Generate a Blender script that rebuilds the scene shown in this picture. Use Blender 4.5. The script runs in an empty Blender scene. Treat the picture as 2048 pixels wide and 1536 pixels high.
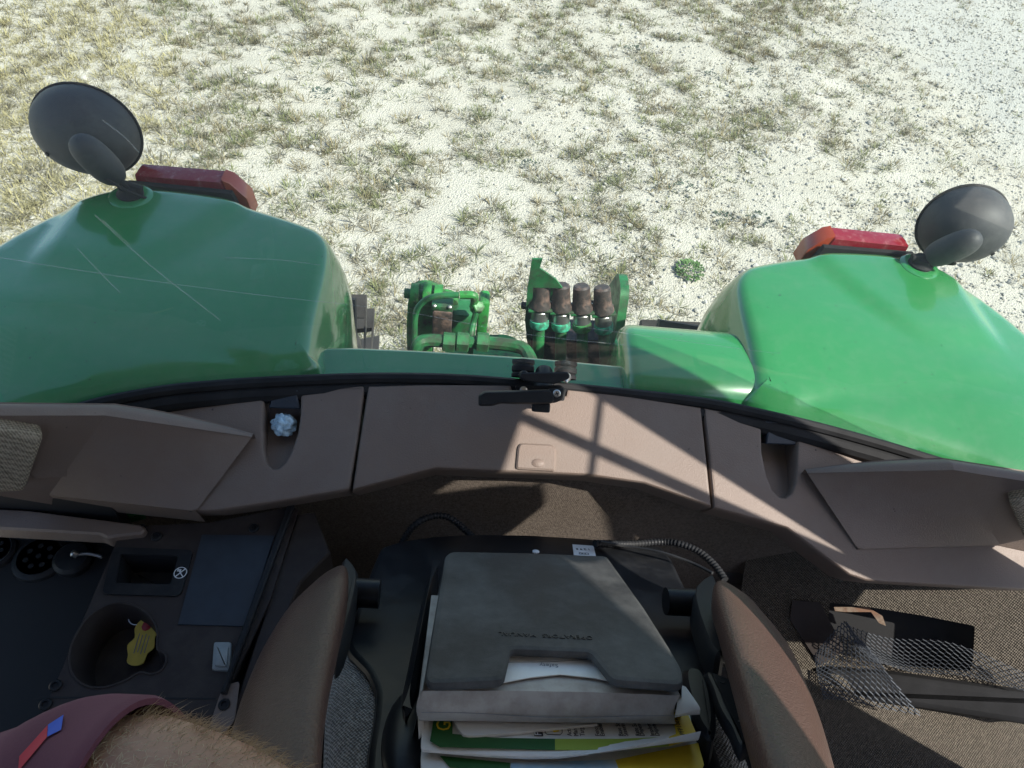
import bpy, bmesh, math, random
import numpy as np
from mathutils import Vector, Matrix

random.seed(7); rng = np.random.default_rng(11)
S = bpy.context.scene
COL = S.collection
R = math.radians

# ------------------------------------------------------------------ camera, sky, sun, exposure
F = 1400.0                                   # focal length in photo pixels (2048 wide)
CAM = Vector((-0.144, 0.0, 3.0))
def cam_axes(p=48.0, y=6.468, r=-8.987):
    p, y, r = R(p), R(y), R(r)
    fw = Vector((math.sin(y)*math.cos(p), math.cos(y)*math.cos(p), -math.sin(p)))
    rt = Vector((math.cos(y), -math.sin(y), 0)); up = rt.cross(fw)
    rt2 = rt*math.cos(r) - up*math.sin(r)
    return rt2, rt2.cross(fw), fw
RT, UP, FW = cam_axes()
cd = bpy.data.cameras.new('camera'); co = bpy.data.objects.new('camera', cd); COL.objects.link(co)
m3 = Matrix((RT, UP, -FW)).transposed()
co.matrix_world = Matrix.Translation(CAM) @ m3.to_4x4()
cd.sensor_width = 36; cd.lens = 36*F/2048; cd.clip_start = 0.02; cd.clip_end = 500
S.camera = co

SUN = Vector((0.593, -0.320, 0.738)).normalized()     # towards the sun: front right of the tractor
w = bpy.data.worlds.new('World'); S.world = w; w.use_nodes = True
nt = w.node_tree; bg = nt.nodes['Background']
sky = nt.nodes.new('ShaderNodeTexSky'); sky.sky_type = 'NISHITA'; sky.sun_disc = False
sky.sun_elevation = math.asin(SUN.z); sky.sun_rotation = math.atan2(SUN.x, SUN.y)
sky.air_density = 1.0; sky.dust_density = 1.0
nt.links.new(sky.outputs[0], bg.inputs[0]); bg.inputs[1].default_value = 0.15
sl = bpy.data.lights.new('sun', 'SUN'); sl.energy = 4.8; sl.angle = R(0.5); sl.color = (1.0, 0.95, 0.87)
so = bpy.data.objects.new('sun', sl); COL.objects.link(so)
so.rotation_euler = SUN.to_track_quat('Z', 'Y').to_euler(); so.location = (6, -4, 9)
S.view_settings.view_transform = 'Standard'; S.view_settings.look = 'None'
S.view_settings.gamma = 1; S.view_settings.use_curve_mapping = False
S.view_settings.exposure = 0.80
S.render.engine = 'CYCLES'
S.cycles.max_bounces = 8; S.cycles.transparent_max_bounces = 12

# ------------------------------------------------------------------ measuring: a sight line of the photograph cut by a real plane
def ray(u, v): return FW + RT*((u-1024)/F) - UP*((v-768)/F)
def at(u, v, x=None, y=None, z=None, d=None):
    q = ray(u, v)
    if d is not None: t = d
    elif x is not None: t = (x-CAM.x)/q.x
    elif y is not None: t = (y-CAM.y)/q.y
    else: t = (z-CAM.z)/q.z
    return CAM + q*t
class Frame:
    def __init__(s, o, ex, ey):
        s.o = Vector(o); s.ex = Vector(ex).normalized(); s.ez = s.ex.cross(Vector(ey)).normalized(); s.ey = s.ez.cross(s.ex)
    def p(s, a, b, h=0.0): return s.o + s.ex*a + s.ey*b + s.ez*h
    def px(s, u, v, h=0.0):
        q = ray(u, v); t = ((s.o + s.ez*h - CAM).dot(s.ez))/q.dot(s.ez)
        P = CAM + q*t - s.o
        return (P.dot(s.ex), P.dot(s.ey))
    def poly(s, pts, h=0.0): return [s.px(u, v, h) for u, v in pts]
    def mat(s, a, b, h=0.0, rot=0.0):
        m = Matrix((s.ex, s.ey, s.ez)).transposed().to_4x4()
        return Matrix.Translation(s.p(a, b, h)) @ m @ Matrix.Rotation(rot, 4, 'Z')

# ------------------------------------------------------------------ materials
MATS = {}
def mat(name, col, rough=0.5, metal=0.0, var=0.0, vscale=8.0, bump=0.0, bscale=200.0, coat=0.0, col2=None,
        dirt=None, dscale=5.0, damt=0.5, spec=0.5, bdetail=3.0, rvar=0.0, dcontrast=0.08, specks=None):
    m = bpy.data.materials.new(name); m.use_nodes = True; MATS[name] = m
    n = m.node_tree.nodes; l = m.node_tree.links; b = n['Principled BSDF']
    b.inputs['Roughness'].default_value = rough; b.inputs['Metallic'].default_value = metal
    b.inputs['Coat Weight'].default_value = coat; b.inputs['Coat Roughness'].default_value = 0.08
    b.inputs['Specular IOR Level'].default_value = spec
    b.inputs['Base Color'].default_value = (*col, 1)
    tc = n.new('ShaderNodeTexCoord'); last = None
    if var or col2:
        nz = n.new('ShaderNodeTexNoise'); nz.inputs['Scale'].default_value = vscale; nz.inputs['Detail'].default_value = 6
        l.new(tc.outputs['Object'], nz.inputs['Vector'])
        mx = n.new('ShaderNodeMix'); mx.data_type = 'RGBA'
        c2 = col2 or tuple(c*(1-var) for c in col); c1 = col if col2 else tuple(min(1, c*(1+var)) for c in col)
        mx.inputs['A'].default_value = (*c1, 1); mx.inputs['B'].default_value = (*c2, 1)
        mr = n.new('ShaderNodeMapRange'); mr.inputs[1].default_value = 0.35; mr.inputs[2].default_value = 0.65
        l.new(nz.outputs[0], mr.inputs[0]); l.new(mr.outputs[0], mx.inputs['Factor']); last = mx.outputs['Result']
    if dirt:
        nz = n.new('ShaderNodeTexNoise'); nz.inputs['Scale'].default_value = dscale; nz.inputs['Detail'].default_value = 10; nz.inputs['Roughness'].default_value = 0.7
        l.new(tc.outputs['Object'], nz.inputs['Vector'])
        mr = n.new('ShaderNodeMapRange'); mr.inputs[1].default_value = 0.55-dcontrast; mr.inputs[2].default_value = 0.55+dcontrast; mr.inputs[4].default_value = damt
        l.new(nz.outputs[0], mr.inputs[0])
        mx = n.new('ShaderNodeMix'); mx.data_type = 'RGBA'; l.new(mr.outputs[0], mx.inputs['Factor'])
        if last: l.new(last, mx.inputs['A'])
        else: mx.inputs['A'].default_value = (*col, 1)
        mx.inputs['B'].default_value = (*dirt, 1); last = mx.outputs['Result']
        rm = n.new('ShaderNodeMapRange'); rm.inputs[3].default_value = rough; rm.inputs[4].default_value = min(1, rough+0.35)
        l.new(mr.outputs[0], rm.inputs[0]); l.new(rm.outputs[0], b.inputs['Roughness'])
    if specks:
        col_s, sc_s, th_s = specks
        nz = n.new('ShaderNodeTexNoise'); nz.inputs['Scale'].default_value = sc_s; nz.inputs['Detail'].default_value = 2
        l.new(tc.outputs['Object'], nz.inputs['Vector'])
        mr = n.new('ShaderNodeMapRange'); mr.inputs[1].default_value = th_s; mr.inputs[2].default_value = th_s+0.02
        l.new(nz.outputs[0], mr.inputs[0]); mx = n.new('ShaderNodeMix'); mx.data_type = 'RGBA'; l.new(mr.outputs[0], mx.inputs['Factor'])
        if last: l.new(last, mx.inputs['A'])
        else: mx.inputs['A'].default_value = (*col, 1)
        mx.inputs['B'].default_value = (*col_s, 1); last = mx.outputs['Result']
    if last: l.new(last, b.inputs['Base Color'])
    if bump:
        nz = n.new('ShaderNodeTexNoise'); nz.inputs['Scale'].default_value = bscale; nz.inputs['Detail'].default_value = bdetail
        l.new(tc.outputs['Object'], nz.inputs['Vector'])
        bp = n.new('ShaderNodeBump'); bp.inputs['Strength'].default_value = bump; bp.inputs['Distance'].default_value = 0.002
        l.new(nz.outputs[0], bp.inputs['Height']); l.new(bp.outputs[0], b.inputs['Normal'])
    return m

def weave(name, c1, c2, pitch, axes=('x', 'z'), bump=0.6):
    m = bpy.data.materials.new(name); m.use_nodes = True; MATS[name] = m
    n = m.node_tree.nodes; l = m.node_tree.links; b = n['Principled BSDF']
    b.inputs['Roughness'].default_value = 0.95; b.inputs['Specular IOR Level'].default_value = 0.15
    tc = n.new('ShaderNodeTexCoord')
    nz0 = n.new('ShaderNodeTexNoise'); nz0.inputs['Scale'].default_value = 40; nz0.inputs['Detail'].default_value = 3
    l.new(tc.outputs['Object'], nz0.inputs['Vector'])
    ad = n.new('ShaderNodeVectorMath'); ad.operation = 'MULTIPLY_ADD'; ad.inputs[1].default_value = (0.004,)*3
    l.new(nz0.outputs['Color'], ad.inputs[0]); l.new(tc.outputs['Object'], ad.inputs[2])
    sx = n.new('ShaderNodeSeparateXYZ'); l.new(ad.outputs[0], sx.inputs[0])
    outs = []
    for i, a in enumerate(axes):
        mu = n.new('ShaderNodeMath'); mu.operation = 'MULTIPLY'; mu.inputs[1].default_value = math.pi*2/pitch
        l.new(sx.outputs['XYZ'.index(a.upper())], mu.inputs[0])
        s_ = n.new('ShaderNodeMath'); s_.operation = 'SINE'; l.new(mu.outputs[0], s_.inputs[0]); outs.append(s_.outputs[0])
    pr = n.new('ShaderNodeMath'); pr.operation = 'MULTIPLY'; l.new(outs[0], pr.inputs[0]); l.new(outs[1], pr.inputs[1])
    nz = n.new('ShaderNodeTexNoise'); nz.inputs['Scale'].default_value = 1.1/pitch; nz.inputs['Detail'].default_value = 4
    l.new(tc.outputs['Object'], nz.inputs['Vector'])
    sm = n.new('ShaderNodeMath'); sm.operation = 'MULTIPLY_ADD'; sm.inputs[1].default_value = 0.32; l.new(pr.outputs[0], sm.inputs[0]); l.new(nz.outputs[0], sm.inputs[2])
    mr = n.new('ShaderNodeMapRange'); mr.inputs[1].default_value = 0.25; mr.inputs[2].default_value = 0.75; l.new(sm.outputs[0], mr.inputs[0])
    mx = n.new('ShaderNodeMix'); mx.data_type = 'RGBA'; mx.inputs['A'].default_value = (*c1, 1); mx.inputs['B'].default_value = (*c2, 1)
    l.new(mr.outputs[0], mx.inputs['Factor']); l.new(mx.outputs['Result'], b.inputs['Base Color'])
    bp = n.new('ShaderNodeBump'); bp.inputs['Strength'].default_value = bump; bp.inputs['Distance'].default_value = 0.003
    l.new(mr.outputs[0], bp.inputs['Height']); l.new(bp.outputs[0], b.inputs['Normal'])
    return m

M_GREEN = mat('green_paint', (0.028, 0.215, 0.060), 0.24, var=0.06, vscale=3, coat=1.0, dirt=(0.16, 0.24, 0.15), dscale=30, damt=0.09, bump=0.015, bscale=40, specks=((0.03, 0.05, 0.03), 150, 0.735))
M_GREEN2 = mat('oily_green_paint', (0.032, 0.245, 0.050), 0.42, var=0.25, vscale=30, dirt=(0.055, 0.048, 0.035), dscale=28, damt=0.85, bump=0.25, bscale=80)
M_DGREEN = mat('greasy_green_paint', (0.022, 0.15, 0.05), 0.42, var=0.25, vscale=30, dirt=(0.05, 0.045, 0.035), dscale=24, damt=0.75, bump=0.1)
M_TEAL = mat('faded_teal_plastic', (0.06, 0.44, 0.27), 0.55, var=0.3, vscale=90, dirt=(0.06, 0.07, 0.05), dscale=45, damt=0.75)
M_TAN = mat('brown_trim_plastic', (0.178, 0.132, 0.106), 0.55, var=0.06, vscale=5, bump=0.35, bscale=420, dirt=(0.215, 0.18, 0.155), dscale=7, damt=0.4, specks=((0.07, 0.055, 0.05), 90, 0.76))
M_TAND = mat('dark_brown_plastic', (0.042, 0.034, 0.032), 0.55, spec=0.2, var=0.08, vscale=8, bump=0.15, bscale=900, dirt=(0.09, 0.08, 0.07), dscale=12, damt=0.3)
M_BLACK = mat('black_plastic', (0.017, 0.018, 0.020), 0.42, spec=0.2, bump=0.08, bscale=700, var=0.15, vscale=10, dirt=(0.06, 0.06, 0.058), dscale=11, damt=0.3)
M_GLOSSB = mat('smooth_black_shell', (0.012, 0.013, 0.015), 0.35, spec=0.2, var=0.2, vscale=9, dirt=(0.045, 0.045, 0.045), dscale=13, damt=0.35)
M_POUCH = mat('scuffed_black_plastic', (0.030, 0.030, 0.031), 0.5, spec=0.2, bump=0.2, bscale=900, var=0.12, vscale=18, dirt=(0.135, 0.135, 0.13), dscale=9, damt=0.85, dcontrast=0.16)
M_RUBBER = mat('black_rubber', (0.020, 0.020, 0.021), 0.7, spec=0.2, var=0.2, vscale=20, bump=0.1)
M_LAMP = mat('weathered_black_plastic', (0.026, 0.028, 0.031), 0.6, var=0.2, vscale=14, bump=0.08, bscale=300, dirt=(0.085, 0.085, 0.085), dscale=16, damt=0.5)
M_TYRE = mat('dusty_tyre_rubber', (0.055, 0.05, 0.047), 0.85, var=0.25, vscale=12, bump=0.3)
M_LEATH = mat('brown_vinyl', (0.070, 0.040, 0.032), 0.32, var=0.10, vscale=9, bump=0.5, bscale=420, bdetail=2.0, spec=0.28)
M_RED = mat('red_lens', (0.21, 0.009, 0.017), 0.18, var=0.15, vscale=10, coat=0.5, dirt=(0.34, 0.14, 0.13), dscale=45, damt=0.35)
M_AMBER = mat('orange_lens', (0.36, 0.055, 0.020), 0.2, var=0.1, vscale=14, coat=0.5)
M_STEEL = mat('zinc_steel', (0.50, 0.50, 0.48), 0.35, metal=0.9, var=0.1, vscale=40)
M_GREASE = mat('greasy_brown_cap', (0.040, 0.032, 0.030), 0.5, var=0.35, vscale=30, dirt=(0.20, 0.125, 0.10), dscale=38, damt=0.8, bump=0.4, bscale=120)
M_GREY = mat('light_grey_switch', (0.27, 0.30, 0.30), 0.5, var=0.1, vscale=30)
M_NAVY = mat('dark_blue_panel', (0.022, 0.030, 0.042), 0.5, var=0.12, vscale=30, bump=0.08)
M_LINER = mat('cab_liner', (0.30, 0.26, 0.22), 0.9, var=0.05)
M_PAPER = mat('white_paper', (0.72, 0.73, 0.71), 0.8, var=0.04, vscale=12, dirt=(0.52, 0.50, 0.45), dscale=22, damt=0.35)
M_PGREEN = mat('green_print', (0.020, 0.105, 0.022), 0.5)
M_PYEL = mat('yellow_print', (0.68, 0.50, 0.03), 0.5, var=0.06, vscale=20)
M_PBLUE = mat('blue_print', (0.22, 0.42, 0.60), 0.5, col2=(0.50, 0.60, 0.66), vscale=30)
M_INK = mat('black_ink', (0.025, 0.025, 0.03), 0.6)
M_WINK = mat('white_print', (0.75, 0.77, 0.78), 0.6)
M_GINK = mat('grey_print', (0.22, 0.23, 0.25), 0.6)
M_WAD = mat('pale_blue_tissue', (0.42, 0.58, 0.68), 0.85, var=0.35, vscale=90, bump=0.4, bscale=120)
M_TAG = mat('yellow_tag', (0.62, 0.48, 0.07), 0.5, var=0.1, vscale=50)
M_REDF = mat('red_plastic', (0.32, 0.018, 0.03), 0.45)
M_NET = mat('grey_net_cord', (0.065, 0.076, 0.092), 0.7, var=0.15, vscale=40)
M_SHIRT = mat('maroon_cloth', (0.118, 0.034, 0.056), 0.85, var=0.08, vscale=9, bump=0.2, bscale=700)
M_SKIN = mat('skin', (0.44, 0.265, 0.18), 0.55, col2=(0.36, 0.19, 0.125), vscale=22, bump=0.15, bscale=260)
M_SKIN.node_tree.nodes['Principled BSDF'].inputs['Subsurface Weight'].default_value = 0.08
M_SKIN.node_tree.nodes['Principled BSDF'].inputs['Subsurface Radius'].default_value = (0.01, 0.004, 0.002)
M_HAIR = mat('blond_arm_hair', (0.50, 0.40, 0.26), 0.5)
M_BLUEF = mat('flag_blue', (0.03, 0.09, 0.50), 0.7)
M_REDP = mat('flag_red', (0.45, 0.02, 0.04), 0.7)
M_CLOTH = weave('brown_cloth_trim', (0.068, 0.055, 0.045), (0.19, 0.155, 0.125), 0.0042)
M_CARPET = weave('woven_floor_carpet', (0.04, 0.034, 0.028), (0.165, 0.143, 0.113), 0.0048, ('x', 'y'), 0.8)
M_SEATC = weave('grey_tweed', (0.12, 0.11, 0.10), (0.46, 0.43, 0.40), 0.0042, ('x', 'y'), 0.8)
M_SPK = weave('beige_speaker_cloth', (0.20, 0.165, 0.12), (0.44, 0.37, 0.28), 0.0045, ('x', 'y'), 0.6)
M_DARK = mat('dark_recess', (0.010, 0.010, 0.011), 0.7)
M_RUST = mat('rusty_steel', (0.16, 0.085, 0.05), 0.8, var=0.4, vscale=30, dirt=(0.30, 0.24, 0.18), dscale=30, damt=0.7)

# page-edge material: fine page lines and grime
M_PAGES = mat('grimy_page_edges', (0.38, 0.36, 0.33), 0.85, var=0.08, vscale=14, dirt=(0.20, 0.165, 0.14), dscale=26, damt=0.6, dcontrast=0.12)

# glass: thin tinted sheet with a dusty veil
M_GLASS = bpy.data.materials.new('tinted_dusty_glass'); M_GLASS.use_nodes = True
def _glass():
    n = M_GLASS.node_tree.nodes; l = M_GLASS.node_tree.links
    n.remove(n['Principled BSDF']); out = n['Material Output']
    tr = n.new('ShaderNodeBsdfTransparent'); tr.inputs[0].default_value = (0.87, 0.945, 0.905, 1)
    gl = n.new('ShaderNodeBsdfGlossy'); gl.inputs[1].default_value = 0.02
    df = n.new('ShaderNodeBsdfDiffuse'); df.inputs[0].default_value = (0.75, 0.76, 0.72, 1)
    tl = n.new('ShaderNodeBsdfTranslucent'); tl.inputs[0].default_value = (0.75, 0.76, 0.72, 1)
    add = n.new('ShaderNodeMixShader'); add.inputs[0].default_value = 0.5
    l.new(df.outputs[0], add.inputs[1]); l.new(tl.outputs[0], add.inputs[2])
    tc = n.new('ShaderNodeTexCoord')
    nz = n.new('ShaderNodeTexNoise'); nz.inputs['Scale'].default_value = 6; nz.inputs['Detail'].default_value = 8
    l.new(tc.outputs['Object'], nz.inputs['Vector'])
    mr = n.new('ShaderNodeMapRange'); mr.inputs[1].default_value = 0.3; mr.inputs[2].default_value = 0.8; mr.inputs[3].default_value = 0.025; mr.inputs[4].default_value = 0.08
    l.new(nz.outputs[0], mr.inputs[0])
    m1 = n.new('ShaderNodeMixShader'); l.new(mr.outputs[0], m1.inputs[0]); l.new(tr.outputs[0], m1.inputs[1]); l.new(add.outputs[0], m1.inputs[2])
    ge = n.new('ShaderNodeNewGeometry'); dp = n.new('ShaderNodeVectorMath'); dp.operation = 'DOT_PRODUCT'
    l.new(ge.outputs['Normal'], dp.inputs[0]); l.new(ge.outputs['Incoming'], dp.inputs[1])
    ab = n.new('ShaderNodeMath'); ab.operation = 'ABSOLUTE'; l.new(dp.outputs['Value'], ab.inputs[0])
    on = n.new('ShaderNodeMath'); on.operation = 'SUBTRACT'; on.inputs[0].default_value = 1; l.new(ab.outputs[0], on.inputs[1])
    pw = n.new('ShaderNodeMath'); pw.operation = 'POWER'; pw.inputs[1].default_value = 5; l.new(on.outputs[0], pw.inputs[0])
    fr = n.new('ShaderNodeMath'); fr.operation = 'MULTIPLY_ADD'; fr.inputs[1].default_value = 0.30; fr.inputs[2].default_value = 0.07; l.new(pw.outputs[0], fr.inputs[0])
    m2 = n.new('ShaderNodeMixShader'); l.new(fr.outputs[0], m2.inputs[0]); l.new(m1.outputs[0], m2.inputs[1]); l.new(gl.outputs[0], m2.inputs[2])
    l.new(m2.outputs[0], out.inputs[0])
_glass()

# ------------------------------------------------------------------ object helpers
def thing(name, label, cat, loc=(0, 0, 0), group=None):
    o = bpy.data.objects.new(name, None); COL.objects.link(o); o.location = loc; o.empty_display_size = 0.05
    o['label'] = label; o['category'] = cat
    if group: o['group'] = group
    return o
def world_loc(o):
    v = Vector((0, 0, 0))
    while o: v = v + o.location; o = o.parent
    return v
def obj(name, verts, faces, m, parent=None, smooth=35, mx=None, kind=None, label=None):
    me = bpy.data.meshes.new(name)
    if mx is not None: verts = [mx @ Vector(v) for v in verts]
    verts = [Vector(v) for v in verts]
    c = sum(verts, Vector((0, 0, 0)))/max(1, len(verts))
    me.from_pydata([tuple(v-c) for v in verts], [], faces); me.update()
    bm = bmesh.new(); bm.from_mesh(me); bmesh.ops.recalc_face_normals(bm, faces=bm.faces); bm.to_mesh(me); bm.free()
    if smooth:
        me.polygons.foreach_set('use_smooth', [True]*len(me.polygons)); me.set_sharp_from_angle(angle=R(smooth))
    me.materials.append(m)
    o = bpy.data.objects.new(name, me); COL.objects.link(o)
    if parent is not None:
        o.parent = parent; o.location = c - world_loc(parent)
    else: o.location = c
    if kind: o['kind'] = kind
    if label: o['label'] = label
    return o
def tag(o, label, cat, group=None, kind=None):
    o['label'] = label
    if cat: o['category'] = cat
    if group: o['group'] = group
    if kind: o['kind'] = kind
    return o
class MB:
    def __init__(s): s.v = []; s.f = []
    def add(s, v, f):
        k = len(s.v); s.v += [Vector(q) for q in v]; s.f += [[i+k for i in q] for q in f]; return s
    def build(s, name, m, parent=None, **k): return obj(name, s.v, s.f, m, parent, **k)

def fillet(pts, rad, seg=5):
    n = len(pts); out = []
    for i in range(n):
        p = pts[i]; r = rad[i] if isinstance(rad, (list, tuple)) else rad
        if r <= 0: out.append(p); continue
        a = Vector(pts[i-1])-Vector(p); b = Vector(pts[(i+1) % n])-Vector(p)
        ra = min(r, a.length*0.45); rb = min(r, b.length*0.45)
        A = Vector(p)+a.normalized()*ra; B = Vector(p)+b.normalized()*rb
        for k in range(seg+1):
            t = k/seg; q = A*(1-t)**2 + Vector(p)*2*t*(1-t) + B*t*t; out.append((q.x, q.y))
    return out
def smooth_poly(pts, k=4):
    n = len(pts); out = []
    for i in range(n):
        p0, p1, p2, p3 = [Vector(pts[(i+j) % n]) for j in (-1, 0, 1, 2)]
        for s in range(k):
            t = s/k
            q = 0.5*((2*p1)+(p2-p0)*t+(2*p0-5*p1+4*p2-p3)*t*t+(3*p1-p0-3*p2+p3)*t**3); out.append((q.x, q.y))
    return out
def spline(pts, k=6):
    pts = [Vector(p) for p in pts]; out = []; n = len(pts)
    for i in range(n-1):
        p0 = pts[max(0, i-1)]; p1 = pts[i]; p2 = pts[i+1]; p3 = pts[min(n-1, i+2)]
        for s in range(k):
            t = s/k; out.append(0.5*((2*p1)+(p2-p0)*t+(2*p0-5*p1+4*p2-p3)*t*t+(3*p1-p0-3*p2+p3)*t**3))
    out.append(pts[-1]); return out
def area(p): return sum(p[i-1][0]*p[i][1]-p[i][0]*p[i-1][1] for i in range(len(p)))/2
def inset(pts, d):
    n = len(pts); out = []
    for i in range(n):
        a = (Vector(pts[i])-Vector(pts[i-1])); b = (Vector(pts[(i+1) % n])-Vector(pts[i]))
        if a.length < 1e-9: a = b.copy()
        if b.length < 1e-9: b = a.copy()
        a.normalize(); b.normalize()
        na = Vector((-a.y, a.x)); nb = Vector((-b.y, b.x)); m_ = na+nb
        if m_.length < 1e-4: m_ = na
        m_.normalize(); c = max(0.5, m_.dot(na)); q = Vector(pts[i])+m_*(d/c); out.append((q.x, q.y))
    return out
def slab_data(fr, pts, rings, bottom=True, zf=None):
    """outline in a frame's plane, swept through (inset, height) rings, bottom to top, and capped"""
    if area(pts) < 0: pts = pts[::-1]
    n = len(pts); v = []; f = []
    if len(rings) > 3 and rings[-1][0] > rings[0][0]*.5: rings = list(rings)+[(rings[-1][0]+.0006, rings[-1][1])]
    for d, h in rings:
        for a, b in (inset(pts, d) if d else pts): v.append(fr.p(a, b, h + (zf(a, b) if zf else 0)))
    for k in range(len(rings)-1):
        for i in range(n):
            j = (i+1) % n; f.append([k*n+i, k*n+j, (k+1)*n+j, (k+1)*n+i])
    f.append([(len(rings)-1)*n+i for i in range(n)])
    if bottom: f.append([i for i in range(n)][::-1])
    return v, f
def slab(name, fr, pts, rings, m, parent=None, bottom=True, **k):
    v, f = slab_data(fr, pts, rings, bottom)
    return obj(name, v, f, m, parent, **k)
def plate(name, fr, pts, h0, h1, m, parent=None, bev=0.0, **k):
    rg = [(0, h0), (0, h1)] if not bev else [(bev, h0), (0, h0+bev), (0, h1-bev), (bev*0.35, h1-bev*0.3), (bev, h1)]
    return slab(name, fr, pts, rg, m, parent, **k)
def box_data(c, s, mx=None, bev=0.0):
    fr = Frame((0, 0, 0), (1, 0, 0), (0, 1, 0)); x, y, z = [q/2 for q in s]
    pts = [(-x, -y), (x, -y), (x, y), (-x, y)]
    if bev: pts = fillet(pts, bev, 2); rg = [(bev, -z), (bev*0.3, -z+bev*0.3), (0, -z+bev), (0, z-bev), (bev*0.3, z-bev*0.3), (bev, z)]
    else: rg = [(0, -z), (0, z)]
    v, f = slab_data(fr, pts, rg)
    M = (mx if mx is not None else Matrix.Identity(4))
    return [M @ (q+Vector(c)) for q in v], f
def tube_data(pts, rad, seg=10, cap=True, flat=1.0):
    pts = [Vector(p) for p in pts]; n = len(pts); v = []; f = []
    rr = rad if isinstance(rad, (list, tuple)) else [rad]*n
    t0 = (pts[1]-pts[0]).normalized(); ref = Vector((0, 0, 1)) if abs(t0.z) < 0.9 else Vector((1, 0, 0))
    nrm = t0.cross(ref).normalized()
    for i in range(n):
        t = (pts[min(n-1, i+1)]-pts[max(0, i-1)]).normalized()
        nrm = (nrm - t*nrm.dot(t)).normalized(); bi = t.cross(nrm)
        for k in range(seg):
            a = 2*math.pi*k/seg; v.append(pts[i]+(nrm*math.cos(a)+bi*math.sin(a)*flat)*rr[i])
    for i in range(n-1):
        for k in range(seg):
            j = (k+1) % seg; f.append([i*seg+k, i*seg+j, (i+1)*seg+j, (i+1)*seg+k])
    if cap: f.append(list(range(seg))[::-1]); f.append([(n-1)*seg+k for k in range(seg)])
    return v, f
def tube(name, pts, rad, m, parent=None, seg=10, **k):
    v, f = tube_data(pts, rad, seg); return obj(name, v, f, m, parent, **k)
def lathe_data(prof, mx, seg=24, ang=None):
    v = []; f = []; n = len(prof)
    for r, h in prof:
        for k in range(seg):
            a = 2*math.pi*k/seg; v.append(mx @ Vector((r*math.cos(a), r*math.sin(a), h)))
    for i in range(n-1):
        for k in range(seg):
            j = (k+1) % seg; f.append([i*seg+k, i*seg+j, (i+1)*seg+j, (i+1)*seg+k])
    f.append(list(range(seg))[::-1]); f.append([(n-1)*seg+k for k in range(seg)])
    return v, f
def lathe(name, prof, mx, m, parent=None, seg=24, **k):
    v, f = lathe_data(prof, mx, seg); return obj(name, v, f, m, parent, **k)
def basis(o, z, x=(1, 0, 0)):
    z = Vector(z).normalized(); x = Vector(x); x = (x-z*x.dot(z)).normalized(); y = z.cross(x)
    return Matrix.Translation(Vector(o)) @ Matrix((x, y, z)).transposed().to_4x4()
def ellipsoid_data(mx, a, b, c, nu=20, nv=12, e=2.0, zmin=-1.0):
    prof = []; v = []; f = []
    for i in range(nv+1):
        t = -math.pi/2 + math.pi*i/nv
        for k in range(nu):
            q = 2*math.pi*k/nu
            sg = lambda s, p: math.copysign(abs(s)**p, s)
            ct = sg(math.cos(t), 2/e)
            v.append(mx @ Vector((a*ct*math.cos(q), b*ct*math.sin(q), c*max(zmin, sg(math.sin(t), 2/e)))))
    for i in range(nv):
        for k in range(nu):
            j = (k+1) % nu; f.append([i*nu+k, i*nu+j, (i+1)*nu+j, (i+1)*nu+k])
    return v, f
def grid_surf(rows, k=4):
    """smooth surface through a grid of control points"""
    R1 = [spline(r, k) for r in rows]; nc = len(R1[0]); cols = [spline([r[i] for r in R1], k) for i in range(nc)]
    nr = len(cols[0]); v = [cols[i][j] for j in range(nr) for i in range(nc)]
    f = [[j*nc+i, j*nc+i+1, (j+1)*nc+i+1, (j+1)*nc+i] for j in range(nr-1) for i in range(nc-1)]
    return v, f, nr, nc
def text_obj(txt, mx, size, m, parent, name='lettering', ext=0.0004, align='CENTER'):
    cu = bpy.data.curves.new('txt', 'FONT'); cu.body = txt; cu.size = size; cu.extrude = ext
    cu.align_x = align; cu.align_y = 'CENTER'; cu.resolution_u = 2
    t = bpy.data.objects.new('txt', cu); COL.objects.link(t)
    dg = bpy.context.evaluated_depsgraph_get(); me = bpy.data.meshes.new_from_object(t.evaluated_get(dg))
    v = [mx @ q.co for q in me.vertices]; f = [list(p.vertices) for p in me.polygons]
    bpy.data.objects.remove(t); bpy.data.curves.remove(cu); bpy.data.meshes.remove(me)
    return obj(name, v, f, m, parent, smooth=0)

HOR = lambda z: Frame((0, 0, z), (1, 0, 0), (0, 1, 0))
VERT = lambda y: Frame((0, y, 0), (1, 0, 0), (0, 0, 1))       # normal towards -y (the camera)

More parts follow.
